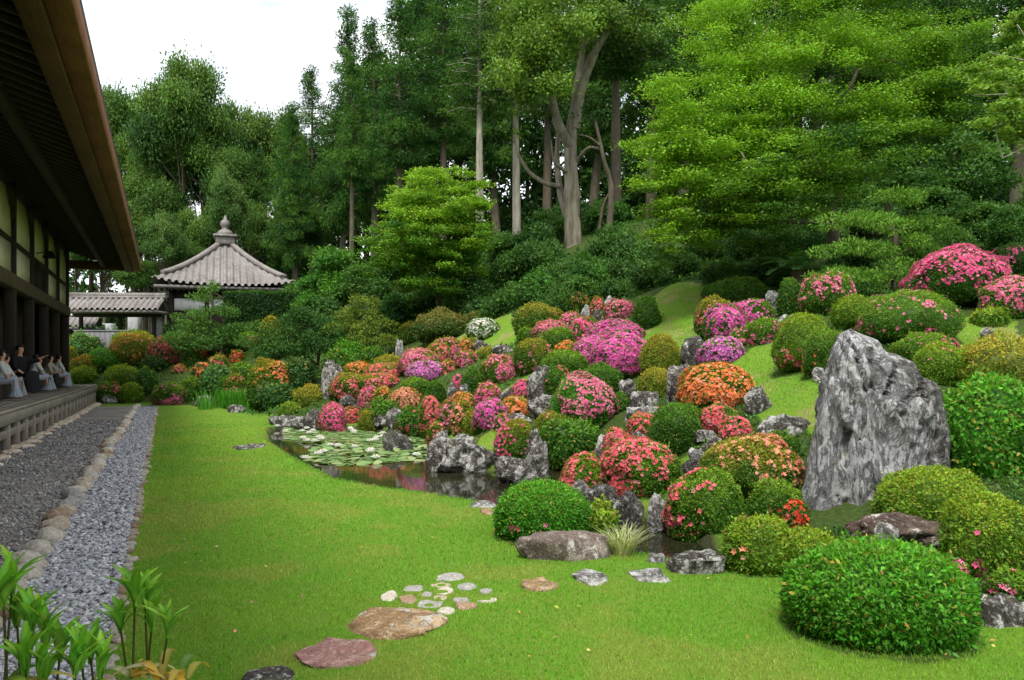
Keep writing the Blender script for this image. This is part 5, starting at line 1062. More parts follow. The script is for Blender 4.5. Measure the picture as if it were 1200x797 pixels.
for px, py, w, dd, tone in [(800, 128, 90, -1.5, .95), (775, 175, 70, -1.6, .9), (830, 95, 100, -1, .9), (880, 60, 110, -.5, .85), (770, 205, 60, -1.5, .8), (840, 150, 110, -1.8, .95), (900, 110, 120, -1.5, .9), (950, 70, 120, -.8, .8), (1000, 35, 120, -.3, .75), (1060, 30, 110, 0, .65), (820, 200, 90, -1.8, .85), (790, 240, 60, -1.6, .9), (860, 185, 110, -2, .75), (930, 150, 120, -2, .8), (990, 110, 130, -1.6, .75), (1050, 75, 120, -1, .65), (1105, 60, 100, -.5, .5),
                            (770, 268, 44, -1.5, .75), (820, 255, 70, -1.5, .6), (850, 225, 80, -1.8, .6), (905, 205, 100, -2.2, .55), (965, 190, 110, -2.3, .5), (1020, 150, 120, -2, .5), (1085, 115, 110, -1.4, .4), (880, 250, 90, -1.6, .35), (930, 235, 100, -2.2, .35), (1040, 190, 110, -2, .25), (1100, 160, 100, -1.4, .2), (990, 225, 90, -2, .2), (850, 280, 80, -1.4, .25), (910, 275, 80, -1.6, .2), (800, 290, 60, -1.2, .3), (860, 20, 110, .3, .75), (930, 15, 110, .5, .7), (900, -20, 140, .5, .6), (1000, -15, 140, .5, .5), (1090, 10, 110, .5, .4), (1130, 110, 70, -.6, .25)]:  # low tones at lower right paint the shaded half into the leaf colour
    spec.append((px, py, w, dd, tone))
FKM = [([(985, 312, .6), (975, 270, .5), (960, 220, .3), (940, 170, 0), (915, 120, -.2), (890, 70, 0)], .20, .05), ([(970, 250, .4), (1000, 200, .3), (1030, 150, .2), (1060, 90, .3)], .14, .05), ([(962, 230, .3), (920, 215, -.3), (870, 200, -.8), (820, 190, -1)], .10, .04), ([(945, 180, 0), (985, 130, 0), (1010, 70, .2)], .09, .04), ([(972, 260, .4), (920, 260, -.5), (860, 255, -1)], .07, .03)]
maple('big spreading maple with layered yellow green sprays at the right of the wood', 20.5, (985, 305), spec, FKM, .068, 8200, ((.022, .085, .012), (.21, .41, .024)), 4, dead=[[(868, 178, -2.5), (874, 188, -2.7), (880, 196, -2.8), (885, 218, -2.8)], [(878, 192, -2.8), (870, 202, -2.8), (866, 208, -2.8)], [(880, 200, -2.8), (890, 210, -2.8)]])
spec = [(515, 205, 80, -.5, .95), (545, 212, 70, -.3, .85), (485, 225, 70, -.8, .9), (555, 235, 60, -.4, .7), (520, 238, 90, -1.2, .9), (470, 250, 60, -1, .8), (500, 262, 90, -1.4, .8), (545, 262, 70, -1, .65), (460, 272, 60, -1, .45), (435, 285, 60, -.8, .35), (485, 290, 80, -1.4, .45), (530, 288, 80, -1.2, .4), (560, 280, 50, -.6, .3), (470, 308, 80, -1.4, .5), (515, 312, 70, -1.4, .6), (445, 318, 60, -1, .3), (545, 318, 60, -1, .2), (500, 335, 80, -1.2, .3)]
spec = [(515 + (a - 515) * .86, 258 + (b - 258) * .82, w_ * .8, c_, t_) for a, b, w_, c_, t_ in spec]
maple('medium bright yellow green maple in the centre left, before the cedar trunks', 30.5, (515, 350), spec, [([(515, 360, 0), (512, 320, 0), (505, 280, -.2), (510, 235, -.3)], .13, .04), ([(512, 310, 0), (530, 270, 0), (545, 235, 0)], .08, .03), ([(510, 320, 0), (480, 285, -.4), (465, 260, -.6)], .07, .03)], .095, 6800, ((.04, .15, .015), (.22, .40, .024)), 8)
spec = [(1188, 60, 60, 0, .9), (1175, 95, 66, -.2, .85), (1205, 85, 70, .2, .7), (1180, 130, 60, -.2, .75), (1168, 148, 40, -.3, .7), (1205, 130, 60, .2, .6), (1195, 40, 50, .3, .8), (1195, 165, 44, 0, .8), (1215, 30, 60, .5, .8)]
maple('branch tree with pale twigs and light green tufts cut off by the right edge', 14.5, (1290, 380), spec, [([(1300, 390, .4), (1290, 250, .3), (1270, 150, .2), (1240, 110, 0), (1190, 118, -.2)], .12, .015), ([(1270, 150, .2), (1230, 160, 0), (1175, 185, -.1)], .025, .008), ([(1270, 140, .2), (1220, 75, 0), (1160, 62, 0)], .025, .008), ([(1225, 112, 0), (1180, 110, -.1), (1140, 112, -.2)], .015, .006)], .07, 26000, ((.07, .18, .02), (.22, .38, .05)), 12, bark=BARKP, name='garden_tree', sub=14)
# pines in cloud layers
def cloud_pine(label, d0, foot, pads, forks, L, n, cols, seed, th=.22, name='pine_tree', out=.6, sub=7):
    rng = np.random.default_rng(seed); o = np.array([(foot[0] - CX) / F * d0, d0, 0]); o[2] = tz(o[0], d0); cl = []; fk = [(to_local(f, d0, o), a, b) for f, a, b in forks]
    for px, py, w, dd, tone in pads:
        for q in range(sub):
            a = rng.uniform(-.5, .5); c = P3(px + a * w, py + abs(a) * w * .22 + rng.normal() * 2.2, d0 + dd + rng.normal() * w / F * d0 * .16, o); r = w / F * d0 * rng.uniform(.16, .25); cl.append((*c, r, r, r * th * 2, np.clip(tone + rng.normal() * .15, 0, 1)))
        c = P3(px, py + 5, d0 + dd, o); fk.append(([tuple(P3(foot[0] + (px - foot[0]) * .1, py + 14, d0, o)), tuple(c)], .03, .015))
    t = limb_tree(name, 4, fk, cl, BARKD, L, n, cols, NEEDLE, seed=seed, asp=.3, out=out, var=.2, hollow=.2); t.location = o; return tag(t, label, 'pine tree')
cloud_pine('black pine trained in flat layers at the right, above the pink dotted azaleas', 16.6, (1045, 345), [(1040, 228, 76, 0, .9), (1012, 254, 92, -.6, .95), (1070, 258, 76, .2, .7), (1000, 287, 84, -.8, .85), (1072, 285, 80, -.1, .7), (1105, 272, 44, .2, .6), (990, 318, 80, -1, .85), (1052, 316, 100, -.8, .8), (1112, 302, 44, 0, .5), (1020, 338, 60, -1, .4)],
           [([(1048, 352, 0), (1040, 320, .1), (1052, 285, 0), (1040, 255, .1), (1042, 232, 0)], .11, .03)], .08, 5200, ((.04, .11, .022), (.14, .29, .035)), 5, th=.19)
cloud_pine('layered garden pine in front of the pavilion wall, topmost tuft against the white panel', 36., (262, 425), [(247, 335, 24, 0, .9), (240, 348, 30, 0, .8), (222, 368, 40, -.3, .8), (258, 362, 40, 0, .7), (240, 382, 60, -.5, .6), (285, 382, 46, 0, .5), (215, 392, 50, -.6, .7), (262, 395, 60, -.4, .45), (240, 402, 60, -.6, .4), (222, 380, 30, -.5, .7)],
           [([(265, 432, 0), (258, 405, 0), (246, 385, 0), (250, 355, 0), (245, 338, 0)], .10, .03)], .13, 2400, ((.035, .10, .025), (.11, .23, .04)), 6)
cloud_pine('dark leaning evergreen with crooked pale trunk left of the tall dark stone', 29., (368, 432), [(350, 372, 60, 0, .5), (372, 385, 60, 0, .4), (338, 390, 60, -.3, .6), (360, 400, 60, -.4, .4), (332, 405, 56, -.4, .6), (380, 402, 36, 0, .3), (315, 400, 40, -.2, .8), (350, 412, 40, -.4, .35)],
           [([(374, 436, 0), (366, 422, -.2), (350, 414, -.3), (336, 410, -.3)], .08, .03), ([(372, 432, 0), (374, 410, 0), (368, 392, 0), (358, 378, 0)], .07, .03)], .12, 2600, ((.025, .075, .02), (.07, .16, .03)), 7, th=.34, name='evergreen_tree', out=.45)
cloud_pine('olive green layered pine behind the top left of the coral bank', 29., (428, 425), [(424, 350, 34, 0, .9), (420, 364, 50, 0, .85), (445, 376, 40, -.2, .7), (408, 380, 46, -.2, .8), (430, 392, 60, -.4, .7), (405, 402, 50, -.4, .75), (445, 398, 34, -.3, .5), (420, 378, 40, -.3, .8)],
           [([(430, 432, 0), (427, 405, 0), (432, 380, 0), (425, 352, 0)], .08, .02)], .12, 2600, ((.06, .12, .02), (.17, .24, .035)), 9)
# unused prototypes go, the deep wood behind reads as one mass
for v in PR.values():
    for p in v:
        if not p['_p']:
            for c in list(p.children): bpy.data.objects.remove(c)
            bpy.data.objects.remove(p)
        else: del p['_p']
for o_ in list(COL.objects):
    if '_p' in o_: del o_['_p']
def far_wood():
    rng = np.random.default_rng(6); mb = MB()
    for k in range(2000):
        px = rng.uniform(330, 1300); d = rng.uniform(56, 74); x = (px - CX) / F * d; zt = EYE + (HY - (np.interp(px, [330, 385, 440, 500, 1300], [250, 170, 70, -20, -60]))) / F * d; z0 = tz(x, d); q = rng.uniform() ** 1.6; z = z0 + (zt - z0) * q; r = rng.uniform(.8, 1.5)
        clump(mb, (x, d, z), (r, r, r * .7), 100, .55, .24, mixc((.02, .055, .014), (.045, .11, .02), rng.uniform()), rng, .5, None, .2, .2, .2)
    for k in range(200):
        px = rng.uniform(40, 350); d = rng.uniform(62, 72); x = (px - CX) / F * d; z0 = tz(x, d); z = z0 + rng.uniform(0, 6.5); r = rng.uniform(.8, 1.5); clump(mb, (x, d, z), (r, r, r * .7), 100, .55, .24, mixc((.02, .055, .014), (.045, .11, .02), rng.uniform()), rng, .5, None, .2, .2, .2)
    for k in range(70):
        px = rng.uniform(100, 1300); d = rng.uniform(58, 72); x = (px - CX) / F * d; z0 = tz(x, d); mb.tube([(x, d, z0 - .5), (x + rng.normal() * .3, d, z0 + (13 if px > 360 else 9))], [.26, .1], 7, (.045, .035, .025))
    o = mb.build('far_wood', NEEDLE); tag(o, 'deep shaded wood behind the front row of cedars', 'wood', kind='stuff')
far_wood()
# ------------------------------------------------------------------ temple hall (local x across, y along, z up)
hall = empty('temple_hall', (0, 0, 0), UANG); tag(hall, 'old timber temple hall with deep eaves, cream panels and raised veranda', 'temple hall')
ZE = 5.5; SL = .30; EE = -.93; T0, T1 = -6., 38.2; DZ = .72; EW = -3.6; TW = 36.4
def part(mb, name, m, parent=hall, smooth=False): return mb.build(name, m, parent, smooth)
mb = MB()   # roof body: sheathing slab and the tiled slope above
def slope(e): return ZE + .16 + SL * (-1.4 - e)
v = [(EE - .02, ZE + .36), (EE - .58, ZE + .20), (-9, slope(-9) + .05), (-9, slope(-9) + .9 + .35 * 7), (EE - .25, ZE + .62), (EE - .02, ZE + .55)]
n = len(v); V = [(x, T0, z) for x, z in v] + [(x, T1 - .05, z) for x, z in v]
mb.add(V, [(i, (i + 1) % n, n + (i + 1) % n, n + i) for i in range(n)]); mb.Fs.append((np.array([list(range(n))[::-1]]), 0)); mb.Fs.append((np.array([list(range(n, 2 * n))]), 0)); part(mb, 'roof', WOODD)
ts = np.arange(T0, T1 - .3, .5)
mb = MB(); mb.box((EE - .30, T0, ZE), (EE, T1, ZE + .35), bev=.015); part(mb, 'fascia', WOODB)
mb = MB(); mb.box((EE - .58, T0, ZE - .07), (EE - .302, T1 - .28, ZE + .18), bev=.015); part(mb, 'eave_beam', WOODB2)
mb = MB(); mb.box((-6.8, T1 - .30, ZE + .003), (EE - .302, T1 - .003, ZE + .34), bev=.015); part(mb, 'end_fascia', WOODB2)
r0 = None
for t in np.arange(2., T1 - .5, .42):
    if r0 is None:
        m = MB(); a, b = (EE - .585, ZE + .02), (-6.5, slope(-6.5) - .14); m.add([(a[0], -.05, a[1]), (a[0], .05, a[1]), (a[0], .05, a[1] + .12), (a[0], -.05, a[1] + .12), (b[0], -.05, b[1]), (b[0], .05, b[1]), (b[0], .05, b[1] + .12), (b[0], -.05, b[1] + .12)], [(0, 1, 2, 3), (4, 7, 6, 5), (0, 4, 5, 1), (1, 5, 6, 2), (2, 6, 7, 3), (3, 7, 4, 0)]); r0 = part(m, 'rafter', WOODD); o = r0
    else: o = r0.copy(); COL.objects.link(o); o.parent = hall
    o.location.y = t
for e, h in ((-2.35, .2), (-3.62, .3)): m = MB(); m.box((e - .09, T0, slope(e) - .16 - h), (e + .09, T1 - .4 if e > -3 else TW + .1, slope(e) - .165), bev=.02); part(m, 'purlin', WOODD)
# wall
posts = [36.3 - 3.1 * k for k in range(9)]
for t in posts: m = MB(); m.box((EW - .13, t - .13, DZ), (EW + .13, t + .13, slope(EW) - .2), bev=.02); part(m, 'pillar', WOODD)
m = MB(); m.box((EW - .10, posts[-1] - 3, 3.42), (EW + .17, TW + .12, 3.78), bev=.02); part(m, 'tie_beam', wood_mat('wood_tie', (.05, .035, .02), (.14, .10, .055), (9, .5, 9)))
for k in range(8):
    a, b = posts[k + 1] + .132, posts[k] - .132
    m = MB(); m.box((EW - .06, a, 3.782), (EW + .04, b, 4.56)); part(m, 'plaster_panel' if k != 2 else 'dark_panel', PLASTER if k != 2 else WOODD)
    m = MB(); m.box((EW - .08, a, 4.562), (EW + .08, b, 4.70), bev=.01); part(m, 'rail', WOODD)
    m = MB(); m.box((EW - .06, a, 4.702), (EW + .04, b, 6.0)); part(m, 'plaster_panel', PLASTER)
    m = MB()      # carved bracket under the purlin, cut as an S on either side
    for s, q in ((-1, b),):
        pr = [(0, 5.96), (0, 5.15), (.10, 5.28), (.16, 5.45), (.32, 5.50), (.42, 5.64), (.62, 5.70), (.8, 5.96)]; vv = [(EW + .045, q + s * y, z) for y, z in pr] + [(EW + .15, q + s * y, z) for y, z in pr]; kk = len(pr)
        m.add(vv, [(i, (i + 1) % kk, kk + (i + 1) % kk, kk + i) for i in range(kk)]); m.Fs.append((np.array([[m.n - 2 * kk + i for i in range(kk)]]), 0)); m.Fs.append((np.array([[m.n - kk + i for i in range(kk)]]), 0))
    part(m, 'bracket', WOODD)
    for q in range(2):
        y0 = a + (b - a) * q / 2; y1 = a + (b - a) * (q + 1) / 2 - .01
        if (k * 2 + q) % 3 == 0: continue
        m = MB(); m.box((EW - .55 - .06 * q, y0, DZ + .39), (EW - .50 - .06 * q, y1, 3.4)); part(m, 'sliding_door', WOODD)
m = MB(); m.box((-9, T0, DZ - .2), (EW + .22, TW + .1, DZ + .36), bev=.01); part(m, 'inner_floor', WOODD)
m = MB(); m.box((-9.2, T0, 0), (-9.01, TW, slope(-9)), bev=0); m.box((-9, TW - .15, DZ + .37), (EW - .14, TW - .02, slope(-6) - .3)); part(m, 'inner_wall', WOODD)
# veranda
TE = 36.6; ED = -2.45
deck = MB()
for k, e in enumerate(np.arange(EW + .225, ED - .02, .152)): deck.box((e, T0, DZ - .05), (min(e + .147, ED), TE, DZ + .002 * (k % 2)))
deck = part(deck, 'veranda', WOODG)
m = MB(); m.box((ED - .10, T0, DZ - .22), (ED + .05, TE + .03, DZ - .052), bev=.012); part(m, 'edge_beam', WOODG, deck)
m = MB(); m.box((ED - .05, T0, .26), (ED + .003, TE - .02, .40), bev=.01); part(m, 'tie_rail', WOODG, deck)
p0 = None
for t in np.arange(9.2, TE, .98):
    if p0 is None: m = MB(); m.box((ED - .085, -.065, .02), (ED + .035, .065, DZ - .225), bev=.012); p0 = part(m, 'veranda_post', WOODG, deck); o = p0
    else: o = p0.copy(); COL.objects.link(o); o.parent = deck
    o.location.y = t
m = MB(); m.box((EW - .1, T0, -.1), (EW + .1, TE - .1, DZ - .06)); part(m, 'plinth', WOODD)
s0 = None; rr = random.Random(3)
for t in np.arange(9.2, TE, .98):
    if s0 is None: X, f = rock_mesh(.22, .17, .12, 8, 3, 6); m = MB().add(X, f); s0 = part(m, 'base_stone', ROCKT, deck, True); o = s0
    else: o = s0.copy(); COL.objects.link(o); o.parent = deck
    o.location = (ED + .06, t, -.03); o.rotation_euler.z = rr.uniform(0, 6); s_ = rr.uniform(.7, 1.2); o.scale = (s_, s_, .9)
# small iron bell lamp on the panel
m = MB(); m.tube([(EW + .05, 28., 4.86), (EW + .35, 28., 4.92)], [.02, .02], 6); m.lathe([(.0, .16), (.10, .14), (.16, 0), (.19, -.06), (.0, -.07)], (EW + .4, 28., 4.8), 14); part(m, 'bell', CLOTHK, hall, True)

# ------------------------------------------------------------------ people seated on the sill of the hall
def skin_obj(name, verts, edges, rads, m, parent, sub=1):
    me = bpy.data.meshes.new(name); me.from_pydata(verts, edges, []); o = bpy.data.objects.new(name, me); COL.objects.link(o); o.parent = parent; me.materials.append(m)
    md = o.modifiers.new('skin', 'SKIN'); md.use_smooth_shade = True
    for i, r in enumerate(rads): me.skin_vertices[0].data[i].radius = (r, r) if not isinstance(r, tuple) else r
    for i in range(len(verts)): me.skin_vertices[0].data[i].use_root = (i == 0)
    s = o.modifiers.new('sub', 'SUBSURF'); s.levels = sub; s.render_levels = sub; return o
def person(t, label, top, bottom, e=-3.40, seat=DZ + .36, lean=.05, arms=(.30, .55), turn=0., hairlong=False, point=False, sc=1.0):
    p = te(t, e); root = empty('person', (p[0], p[1], seat - .33), UANG + turn); root.scale = (sc * .82,) * 3
    tag(root, label, 'person', None)
    L = lean; V = [(0, 0, .47), (L * .5, 0, .66), (L, 0, .86), (L + .01, 0, 1.0), (L + .02, 0, 1.07)]; E = [(0, 1), (1, 2), (2, 3), (3, 4)]; Rr = [.13, .12, .14, .055, .05]
    V += [(L + .035, 0, 1.14), (L + .03, 0, 1.24)]; E += [(4, 5), (5, 6)]; Rr += [(.085, .095), (.085, .075)]
    for s in (-1, 1):
        b = len(V)
        if point and s == 1: el, ha = (L + .16, s * .30, .86), (L + .34, s * .42, .98)
        else: el, ha = (L + .12, s * .25, .70), (arms[0], s * .12, arms[1])
        V += [(L, s * .17, .92), el, ha]; E += [(2, b), (b, b + 1), (b + 1, b + 2)]; Rr += [.055, .043, .032]
        d = nrm(np.array(ha) - np.array(el)); sd = nrm(np.cross(d, [0, 0, 1.]))
        for f in range(5):
            o = (f - 2) * .017; ln = (.045, .085, .095, .088, .07)[f]; q = len(V); dd = nrm(d + sd * (f - 2) * .12 * (1 if f else 2.5)); k1 = np.array(ha) + sd * o + d * .03; V += [tuple(k1), tuple(k1 + dd * ln * .55 - [0, 0, .006]), tuple(k1 + dd * ln - [0, 0, .02])]; E += [(b + 2, q), (q, q + 1), (q + 1, q + 2)]; Rr += [.010, .009, .007]
        h = len(V); V += [(.02, s * .10, .45), (.42, s * .12, .47), (.43, s * .12, .10), (.54, s * .13, .04)]; E += [(0, h), (h, h + 1), (h + 1, h + 2), (h + 2, h + 3)]; Rr += [.085, .062, .04, (.035, .03)]
    skin_obj('body', V, E, Rr, SKIN, root, 1)
    # face details, hair
    m = MB(); v, f = ICO[1]
    for s in (-1, 1): m.add(v * .011 + [L + .115, s * .035, 1.175], f)
    part(m, 'eyes', CLOTHK, root)
    m = MB(); v, f = ICO[3]; q = v * np.array([.105, .098, .115]) + [L + .022, 0, 1.195]; keep = lambda x: ~((x[:, 0] > L + .05) & (x[:, 2] < 1.235)) ; low = 1.10 if hairlong else 1.14; q[:, 2] = np.maximum(q[:, 2], low); mk = keep(q); q[~mk, 0] = np.minimum(q[~mk, 0], L + .055); m.add(q, f); part(m, 'hair', HAIR, root, True)
    # shirt with sleeves
    V = [(0, 0, .46), (L * .5, 0, .66), (L, 0, .88), (L + .01, 0, .99)]; E = [(0, 1), (1, 2), (2, 3)]; Rr = [.155, .145, .165, .08]
    for s in (-1, 1):
        b = len(V)
        if point and s == 1: el, fa = (L + .16, s * .30, .86), (L + .26, s * .37, .93)
        else: el, fa = (L + .12, s * .25, .70), ((L + .12 + arms[0]) / 2, s * .18, (.70 + arms[1]) / 2)
        V += [(L, s * .17, .93), el, fa]; E += [(2, b), (b, b + 1), (b + 1, b + 2)]; Rr += [.08, .066, .062]
    skin_obj('shirt', V, E, Rr, top, root, 1)
    # wide pleated skirt falling from the lap over the shins
    m = MB(); K = 40; rows = []
    for i in range(9):
        u = i / 8; zc = .54 - .0 * u if u < .35 else .54 - (u - .35) / .65 * .47; cxx = .05 + .40 * min(1, u / .35); hw = .18 + .05 * u; hd = .15 if u < .35 else .12 + .06 * u
        th = np.linspace(0, 2 * np.pi, K, endpoint=False); pl = 1 + .07 * np.sin(th * 13) * min(1, u * 1.5)
        if u < .35: rows.append(np.c_[np.full(K, cxx), hw * np.cos(th) * pl, .48 + .11 * np.sin(th) * pl])
        else: w = (u - .35) / .65; rows.append(np.c_[cxx + hd * np.sin(th) * pl * w + .02 * (1 - w), hw * np.cos(th) * pl, zc + .11 * np.sin(th) * (1 - w)])
    i = np.arange(9 * K).reshape(9, K); i2 = np.roll(i, -1, 1); m.add(np.concatenate(rows), np.stack([i[:-1], i2[:-1], i2[1:], i[1:]], -1).reshape(-1, 4)); part(m, 'skirt', bottom, root, True)
    return root
person(20.7, 'seated person in white shirt and blue grey skirt, cut off by the left edge', CLOTHW, CLOTHB, sc=1.02, lean=.14)
person(21.7, 'seated person with white sleeves and pleated grey skirt, second from the left edge', CLOTHW, CLOTHG, lean=.06, arms=(.34, .58), turn=.3, sc=.94)
person(23.7, 'person all in black robes with one arm raised, pointing along the veranda', CLOTHK, CLOTHK, point=True, turn=-.7, sc=1.2)
person(26.1, 'seated person in bright white shirt right beside the one in black', CLOTHW, CLOTHB, arms=(.2, .95), lean=.10, turn=.5, sc=1.0)
person(27.2, 'seated person in khaki top and grey pleated skirt', CLOTHT, CLOTHG, lean=.04, sc=.92, hairlong=True)
person(28.4, 'seated person in khaki top leaning forward with hands on the knees', CLOTHT, CLOTHK, lean=.24, arms=(.36, .56), turn=-.25)
person(30.6, 'seated person in white shirt and pale blue skirt near the far end of the veranda', CLOTHW, CLOTHB, hairlong=True, lean=.2, turn=.35, sc=1.05)
person(31.9, 'seated person in white top and grey skirt, farthest along the veranda', CLOTHW, CLOTHG, lean=.05, turn=-.3, sc=.96)

# ------------------------------------------------------------------ pavilion with tiled pyramid roof
pd = 44.6; px_ = (264 - CX) / F * pd; pav = empty('pavilion', (px_, pd, 2.45), R(19.5)); tag(pav, 'small square pavilion with grey tiled pyramid roof and stone finial', 'pavilion')
HE, HA, HW = 3.12, 5.75, 3.45
def curve(u): return HE + (HA - HE) * (.72 * u + .28 * u ** 2.2)
def roof_face(k):
    m = MB(); nu, nv = 26, 265; V = np.zeros((nu, nv, 3))
    for i in range(nu):
        u = i / (nu - 1); w = HW * (1 - u) + .12 * u; x = np.linspace(-1, 1, nv); up = .28 * (1 - u) ** 3 * np.abs(x) ** 3
        ph = ((x * w / .33 + .5) % 1 - .5) / .30; bump = .12 * np.sqrt(np.maximum(0, 1 - ph ** 2))
        V[i] = np.c_[x * w, np.full(nv, -w), curve(u) + up + bump - .012 * ((i * 1.0) % 2)]
    a = k * math.pi / 2; c, s = math.cos(a), math.sin(a); V = V @ np.array([[c, s, 0], [-s, c, 0], [0, 0, 1]]); i = np.arange(nu * nv).reshape(nu, nv)
    m.add(V.reshape(-1, 3), np.stack([i[:-1, :-1], i[:-1, 1:], i[1:, 1:], i[1:, :-1]], -1).reshape(-1, 4)); return m
mr = MB()
for k in range(4):
    q = roof_face(k)
    for v, (f, mi), c in zip(q.V, q.Fs, q.C): mr.add(v, f, c)
mr.box((-HW + .1, -HW + .1, HE - .18), (HW - .1, HW - .1, HE - .04)); roof = part(mr, 'roof', TILE, pav, True)
for k in range(4):
    m = MB(); a = k * math.pi / 2 + math.pi / 4; pts = []
    for u in np.linspace(-.02, 1, 14): w = (HW * (1 - u) + .12 * u) * math.sqrt(2); pts.append((w * math.cos(a), w * math.sin(a), curve(u) + .28 * (1 - max(0, u)) ** 3 + .14))
    m.tube(pts, [.15] * 14, 8); part(m, 'hip_ridge', TILE, roof, True)
m = MB(); m.box((-.5, -.5, HA - .1), (.5, .5, HA + .3), bev=.03); m.box((-.62, -.62, HA + .302), (.62, .62, HA + .42), bev=.03); m.lathe([(.42, .42), (.46, .55), (.3, .7), (.16, .78), (.2, .9), (.27, 1.02), (.22, 1.2), (.1, 1.32), (.02, 1.55), (0, 1.56)], (0, 0, HA), 18); part(m, 'finial', TILE, roof, True)
m = MB(); m.box((-2.6, -2.6, .5), (2.6, 2.6, HE - .2)); wl = part(m, 'wall', WOODD, pav)
for x in (-2.6, -.9, .9, 2.6):
    for y in (-2.6, 2.6): m = MB(); m.box((x - .1, y - .1, 0), (x + .1, y + .1, HE - .2), bev=.015); part(m, 'pillar', WOODD, pav)
m = MB(); m.box((-2.45, -2.66, 1.85), (1.1, -2.61, 2.45)); part(m, 'white_panel', WHITE, wl)
m = MB(); m.box((-2.9, -2.9, .3), (2.9, 2.9, .5), bev=.02); part(m, 'floor', WOODG, pav)
for k in range(26):
    m = MB() if k == 0 else m
    if k == 0: m.box((-.045, -HW + .15, HE - .3), (.045, -2.5, HE - .19)); rf = part(m, 'rafter', WOODD, pav); o = rf
    else: o = rf.copy(); COL.objects.link(o); o.parent = pav
    o.location.x = -3.3 + k * .264
# roofed gate to the left of it, board fence, second wall, stones
gd = 40.; gx = (138 - CX) / F * gd; gz = 2.25; gate = empty('roofed_gate', (gx, gd, gz), R(4)); tag(gate, 'open timber gate shelter under a grey tiled roof', 'gate')
def tile_roof(L, y0, z0, y1, z1, step=.27):
    m = MB(); nv = int(L / step * 12); x = np.linspace(-L / 2, L / 2, nv); bump = .10 * np.sqrt(np.maximum(0, 1 - (((x / step + .5) % 1 - .5) / .3) ** 2)); V = []
    for s in (1, -1):
        for i in range(10):
            u = i / 9; V.append(np.c_[x, np.full(nv, s * (y0 + (y1 - y0) * u)), z0 + (z1 - z0) * (u ** .9) + bump])
    V = np.array(V); i = np.arange(10 * nv).reshape(10, nv); f = np.stack([i[:-1, :-1], i[:-1, 1:], i[1:, 1:], i[1:, :-1]], -1).reshape(-1, 4); m.add(V[:10].reshape(-1, 3), f); m.add(V[10:].reshape(-1, 3), f[:, ::-1]); m.box((-L / 2 + .05, -y0 + .05, z0 - .14), (L / 2 - .05, y0 - .05, z0 - .03)); return m
rf = part(tile_roof(4.55, 1.0, 1.93, .0, 2.58), 'roof', TILE, gate, True)
m = MB(); m.tube([(-2.32, 0, 2.70), (2.32, 0, 2.70)], [.13, .13], 10); m.box((-2.3, -.16, 2.52), (2.3, .16, 2.66)); part(m, 'ridge', TILE, rf, True)
for x in (-1.75, .12, 1.75): m = MB(); m.box((x - .08, -.08, 0), (x + .08, .08, 1.9), bev=.012); part(m, 'post', WOODD, gate)
m = MB(); m.box((-2.1, -.09, 1.62), (2.1, .09, 1.79), bev=.012); part(m, 'beam', WOODD, gate)
fd = 39.; fx = (120 - CX) / F * fd; fn = empty('board_fence', (fx, fd, 2.0), R(4)); tag(fn, 'low grey vertical board fence below the roofed gate', 'fence')
m = MB(); 
for k in range(11): m.box((-1.3 + k * .24, -.02, -.6), (-1.3 + k * .24 + .23, .02 + .004 * (k % 2), 1.12), bev=.008)
part(m, 'boards', WOODGREY, fn); m = MB(); m.box((-1.34, -.05, 1.122), (1.36, .05, 1.19), bev=.01); part(m, 'top_rail', WOODGREY, fn)
wd = 41.5; w2 = empty('tiled_wall', ((88 - CX) / F * wd, wd, 2.2), R(4)); tag(w2, 'short wall with tiled coping glimpsed beside the hall corner', 'wall'); part(tile_roof(2.4, .55, 1.25, 0, 1.75), 'coping', TILE, w2, True); m = MB(); m.box((-1.15, -.2, -.4), (1.15, .2, 1.1)); part(m, 'wall_body', WOODD, w2)
for k, (cx, d, w, h, lb) in enumerate([(158, 42.5, .55, 1.45, 'pale upright gravestone seen through the roofed gate'), (184, 41., .5, 1.5, 'grey square gravestone at the right post of the roofed gate'), (127, 43., .6, 1.05, 'pale rounded stone monument behind the board fence'), (111, 43., .55, .95, 'dark stone monument behind the board fence, next to the gate post')]):
    x = (cx - CX) / F * d; g = empty('gravestone', (x, d, 2.35)); m = MB(); m.box((-w * .7, -w * .7, 0), (w * .7, w * .7, .3), bev=.03); part(m, 'base', STONE, g); m = MB(); m.box((-w / 2, -w / 2, .302), (w / 2, w / 2, .3 + h), bev=.06); 
    part(m, 'shaft', STONE if k != 3 else ROCKD, g); tag(g, lb, 'gravestone')
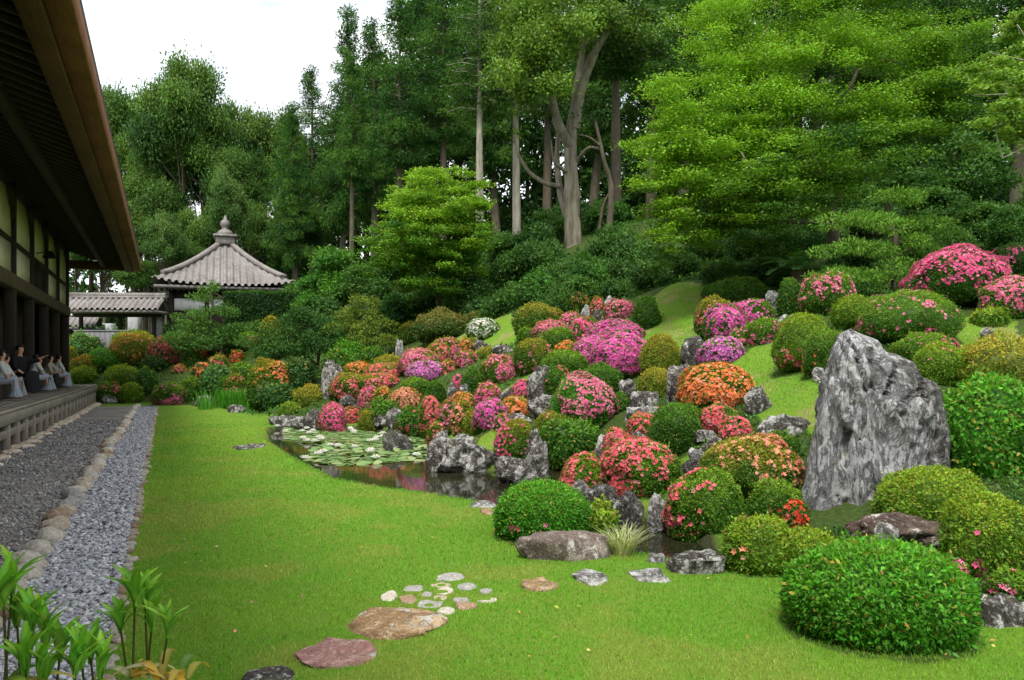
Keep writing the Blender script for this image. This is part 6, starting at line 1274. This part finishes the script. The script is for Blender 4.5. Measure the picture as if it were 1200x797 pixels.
# clipped hedge in front of the pavilion
def hedge():
    d = 38.5; rng = np.random.default_rng(3); x0, x1 = (262 - CX) / F * d, (352 - CX) / F * d; zb = tz((x0 + x1) / 2, d); zt = EYE + (HY - 343) / F * d; L = x1 - x0; H = zt - zb; W = 1.1; mb = MB(); n = 15000; P, Q = [], []
    for ax, fr in ((1, .5), (2, .3), (0, .2)):
        k = int(n * fr); p = rng.uniform(0, 1, (k, 3)) * [L, W, H]; s = rng.uniform(size=k) < .5; q = np.zeros((k, 3))
        if ax == 1: p[:, 1] = np.where(s, 0, W * s); q[:, 1] = -1
        elif ax == 2: p[:, 2] = H; q[:, 2] = 1
        else: p[:, 0] = np.where(s, 0, L); q[:, 0] = np.where(s, -1, 1)
        P.append(p); Q.append(q)
    P, Q = np.concatenate(P), np.concatenate(Q); P = P + .06 * fbm(P * 2, 3, 4)[:, None] * Q + rng.normal(size=P.shape) * .03
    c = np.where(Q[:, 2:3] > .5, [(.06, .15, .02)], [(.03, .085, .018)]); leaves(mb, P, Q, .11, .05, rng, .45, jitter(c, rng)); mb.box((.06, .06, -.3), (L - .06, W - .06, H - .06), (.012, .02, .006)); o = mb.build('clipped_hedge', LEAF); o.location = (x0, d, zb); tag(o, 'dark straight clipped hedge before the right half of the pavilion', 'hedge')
hedge()

build_ground()
# ------------------------------------------------------------------ light and sky
SE, SAZ = R(60), R(-8)     # sun high behind the camera, a little to the left
w = bpy.data.worlds.new('World'); sc.world = w; w.use_nodes = True; nt = w.node_tree; nt.nodes.clear(); g = N(nt)
out = g.n('OutputWorld'); bg = g.n('Background'); bg.inputs[1].default_value = .10; sky = g.n('TexSky', sky_type='NISHITA'); sky.sun_disc = False; sky.sun_elevation = SE; sky.sun_rotation = R(180) + SAZ; sky.air_density = 1.; sky.dust_density = 2.
tc = g.n('TexCoord'); mp = g.n('Mapping'); mp.inputs['Scale'].default_value = (1.2, 1.2, 3.2); g.l(tc.outputs['Generated'], mp.inputs[0]); n1 = g.noise(mp.outputs[0], 1.6, 7, .58, .4)
cl = g.ramp(n1, [(.30, .55), (.52, 1.)]); n2 = g.noise(mp.outputs[0], 3.3, 5, .6)
cloud = g.ramp(n2, [(.34, (.44, .482, .54)), (.66, (1., 1., 1.))]); cb = g.mix(1., cloud, 9.2, 'MULTIPLY')
g.l(g.mix(cl, sky.outputs[0], cb), bg.inputs[0]); g.l(bg.outputs[0], out.inputs[0])
sl = bpy.data.lights.new('sun', 'SUN'); sl.energy = 1.9; sl.angle = R(14); sl.color = (1, .96, .89); so = bpy.data.objects.new('sun', sl); COL.objects.link(so)
dirv = Vector((math.sin(SAZ) * math.cos(SE), -math.cos(SAZ) * math.cos(SE), math.sin(SE))); so.rotation_euler = dirv.to_track_quat('Z', 'Y').to_euler(); so.location = (0, 0, 30)
v = sc.view_settings; v.view_transform = 'Standard'; v.look = 'None'; v.exposure = 1.28; v.gamma = 1
sc.cycles.max_bounces = 6; sc.cycles.diffuse_bounces = 4; sc.cycles.transmission_bounces = 3; sc.cycles.use_denoising = True
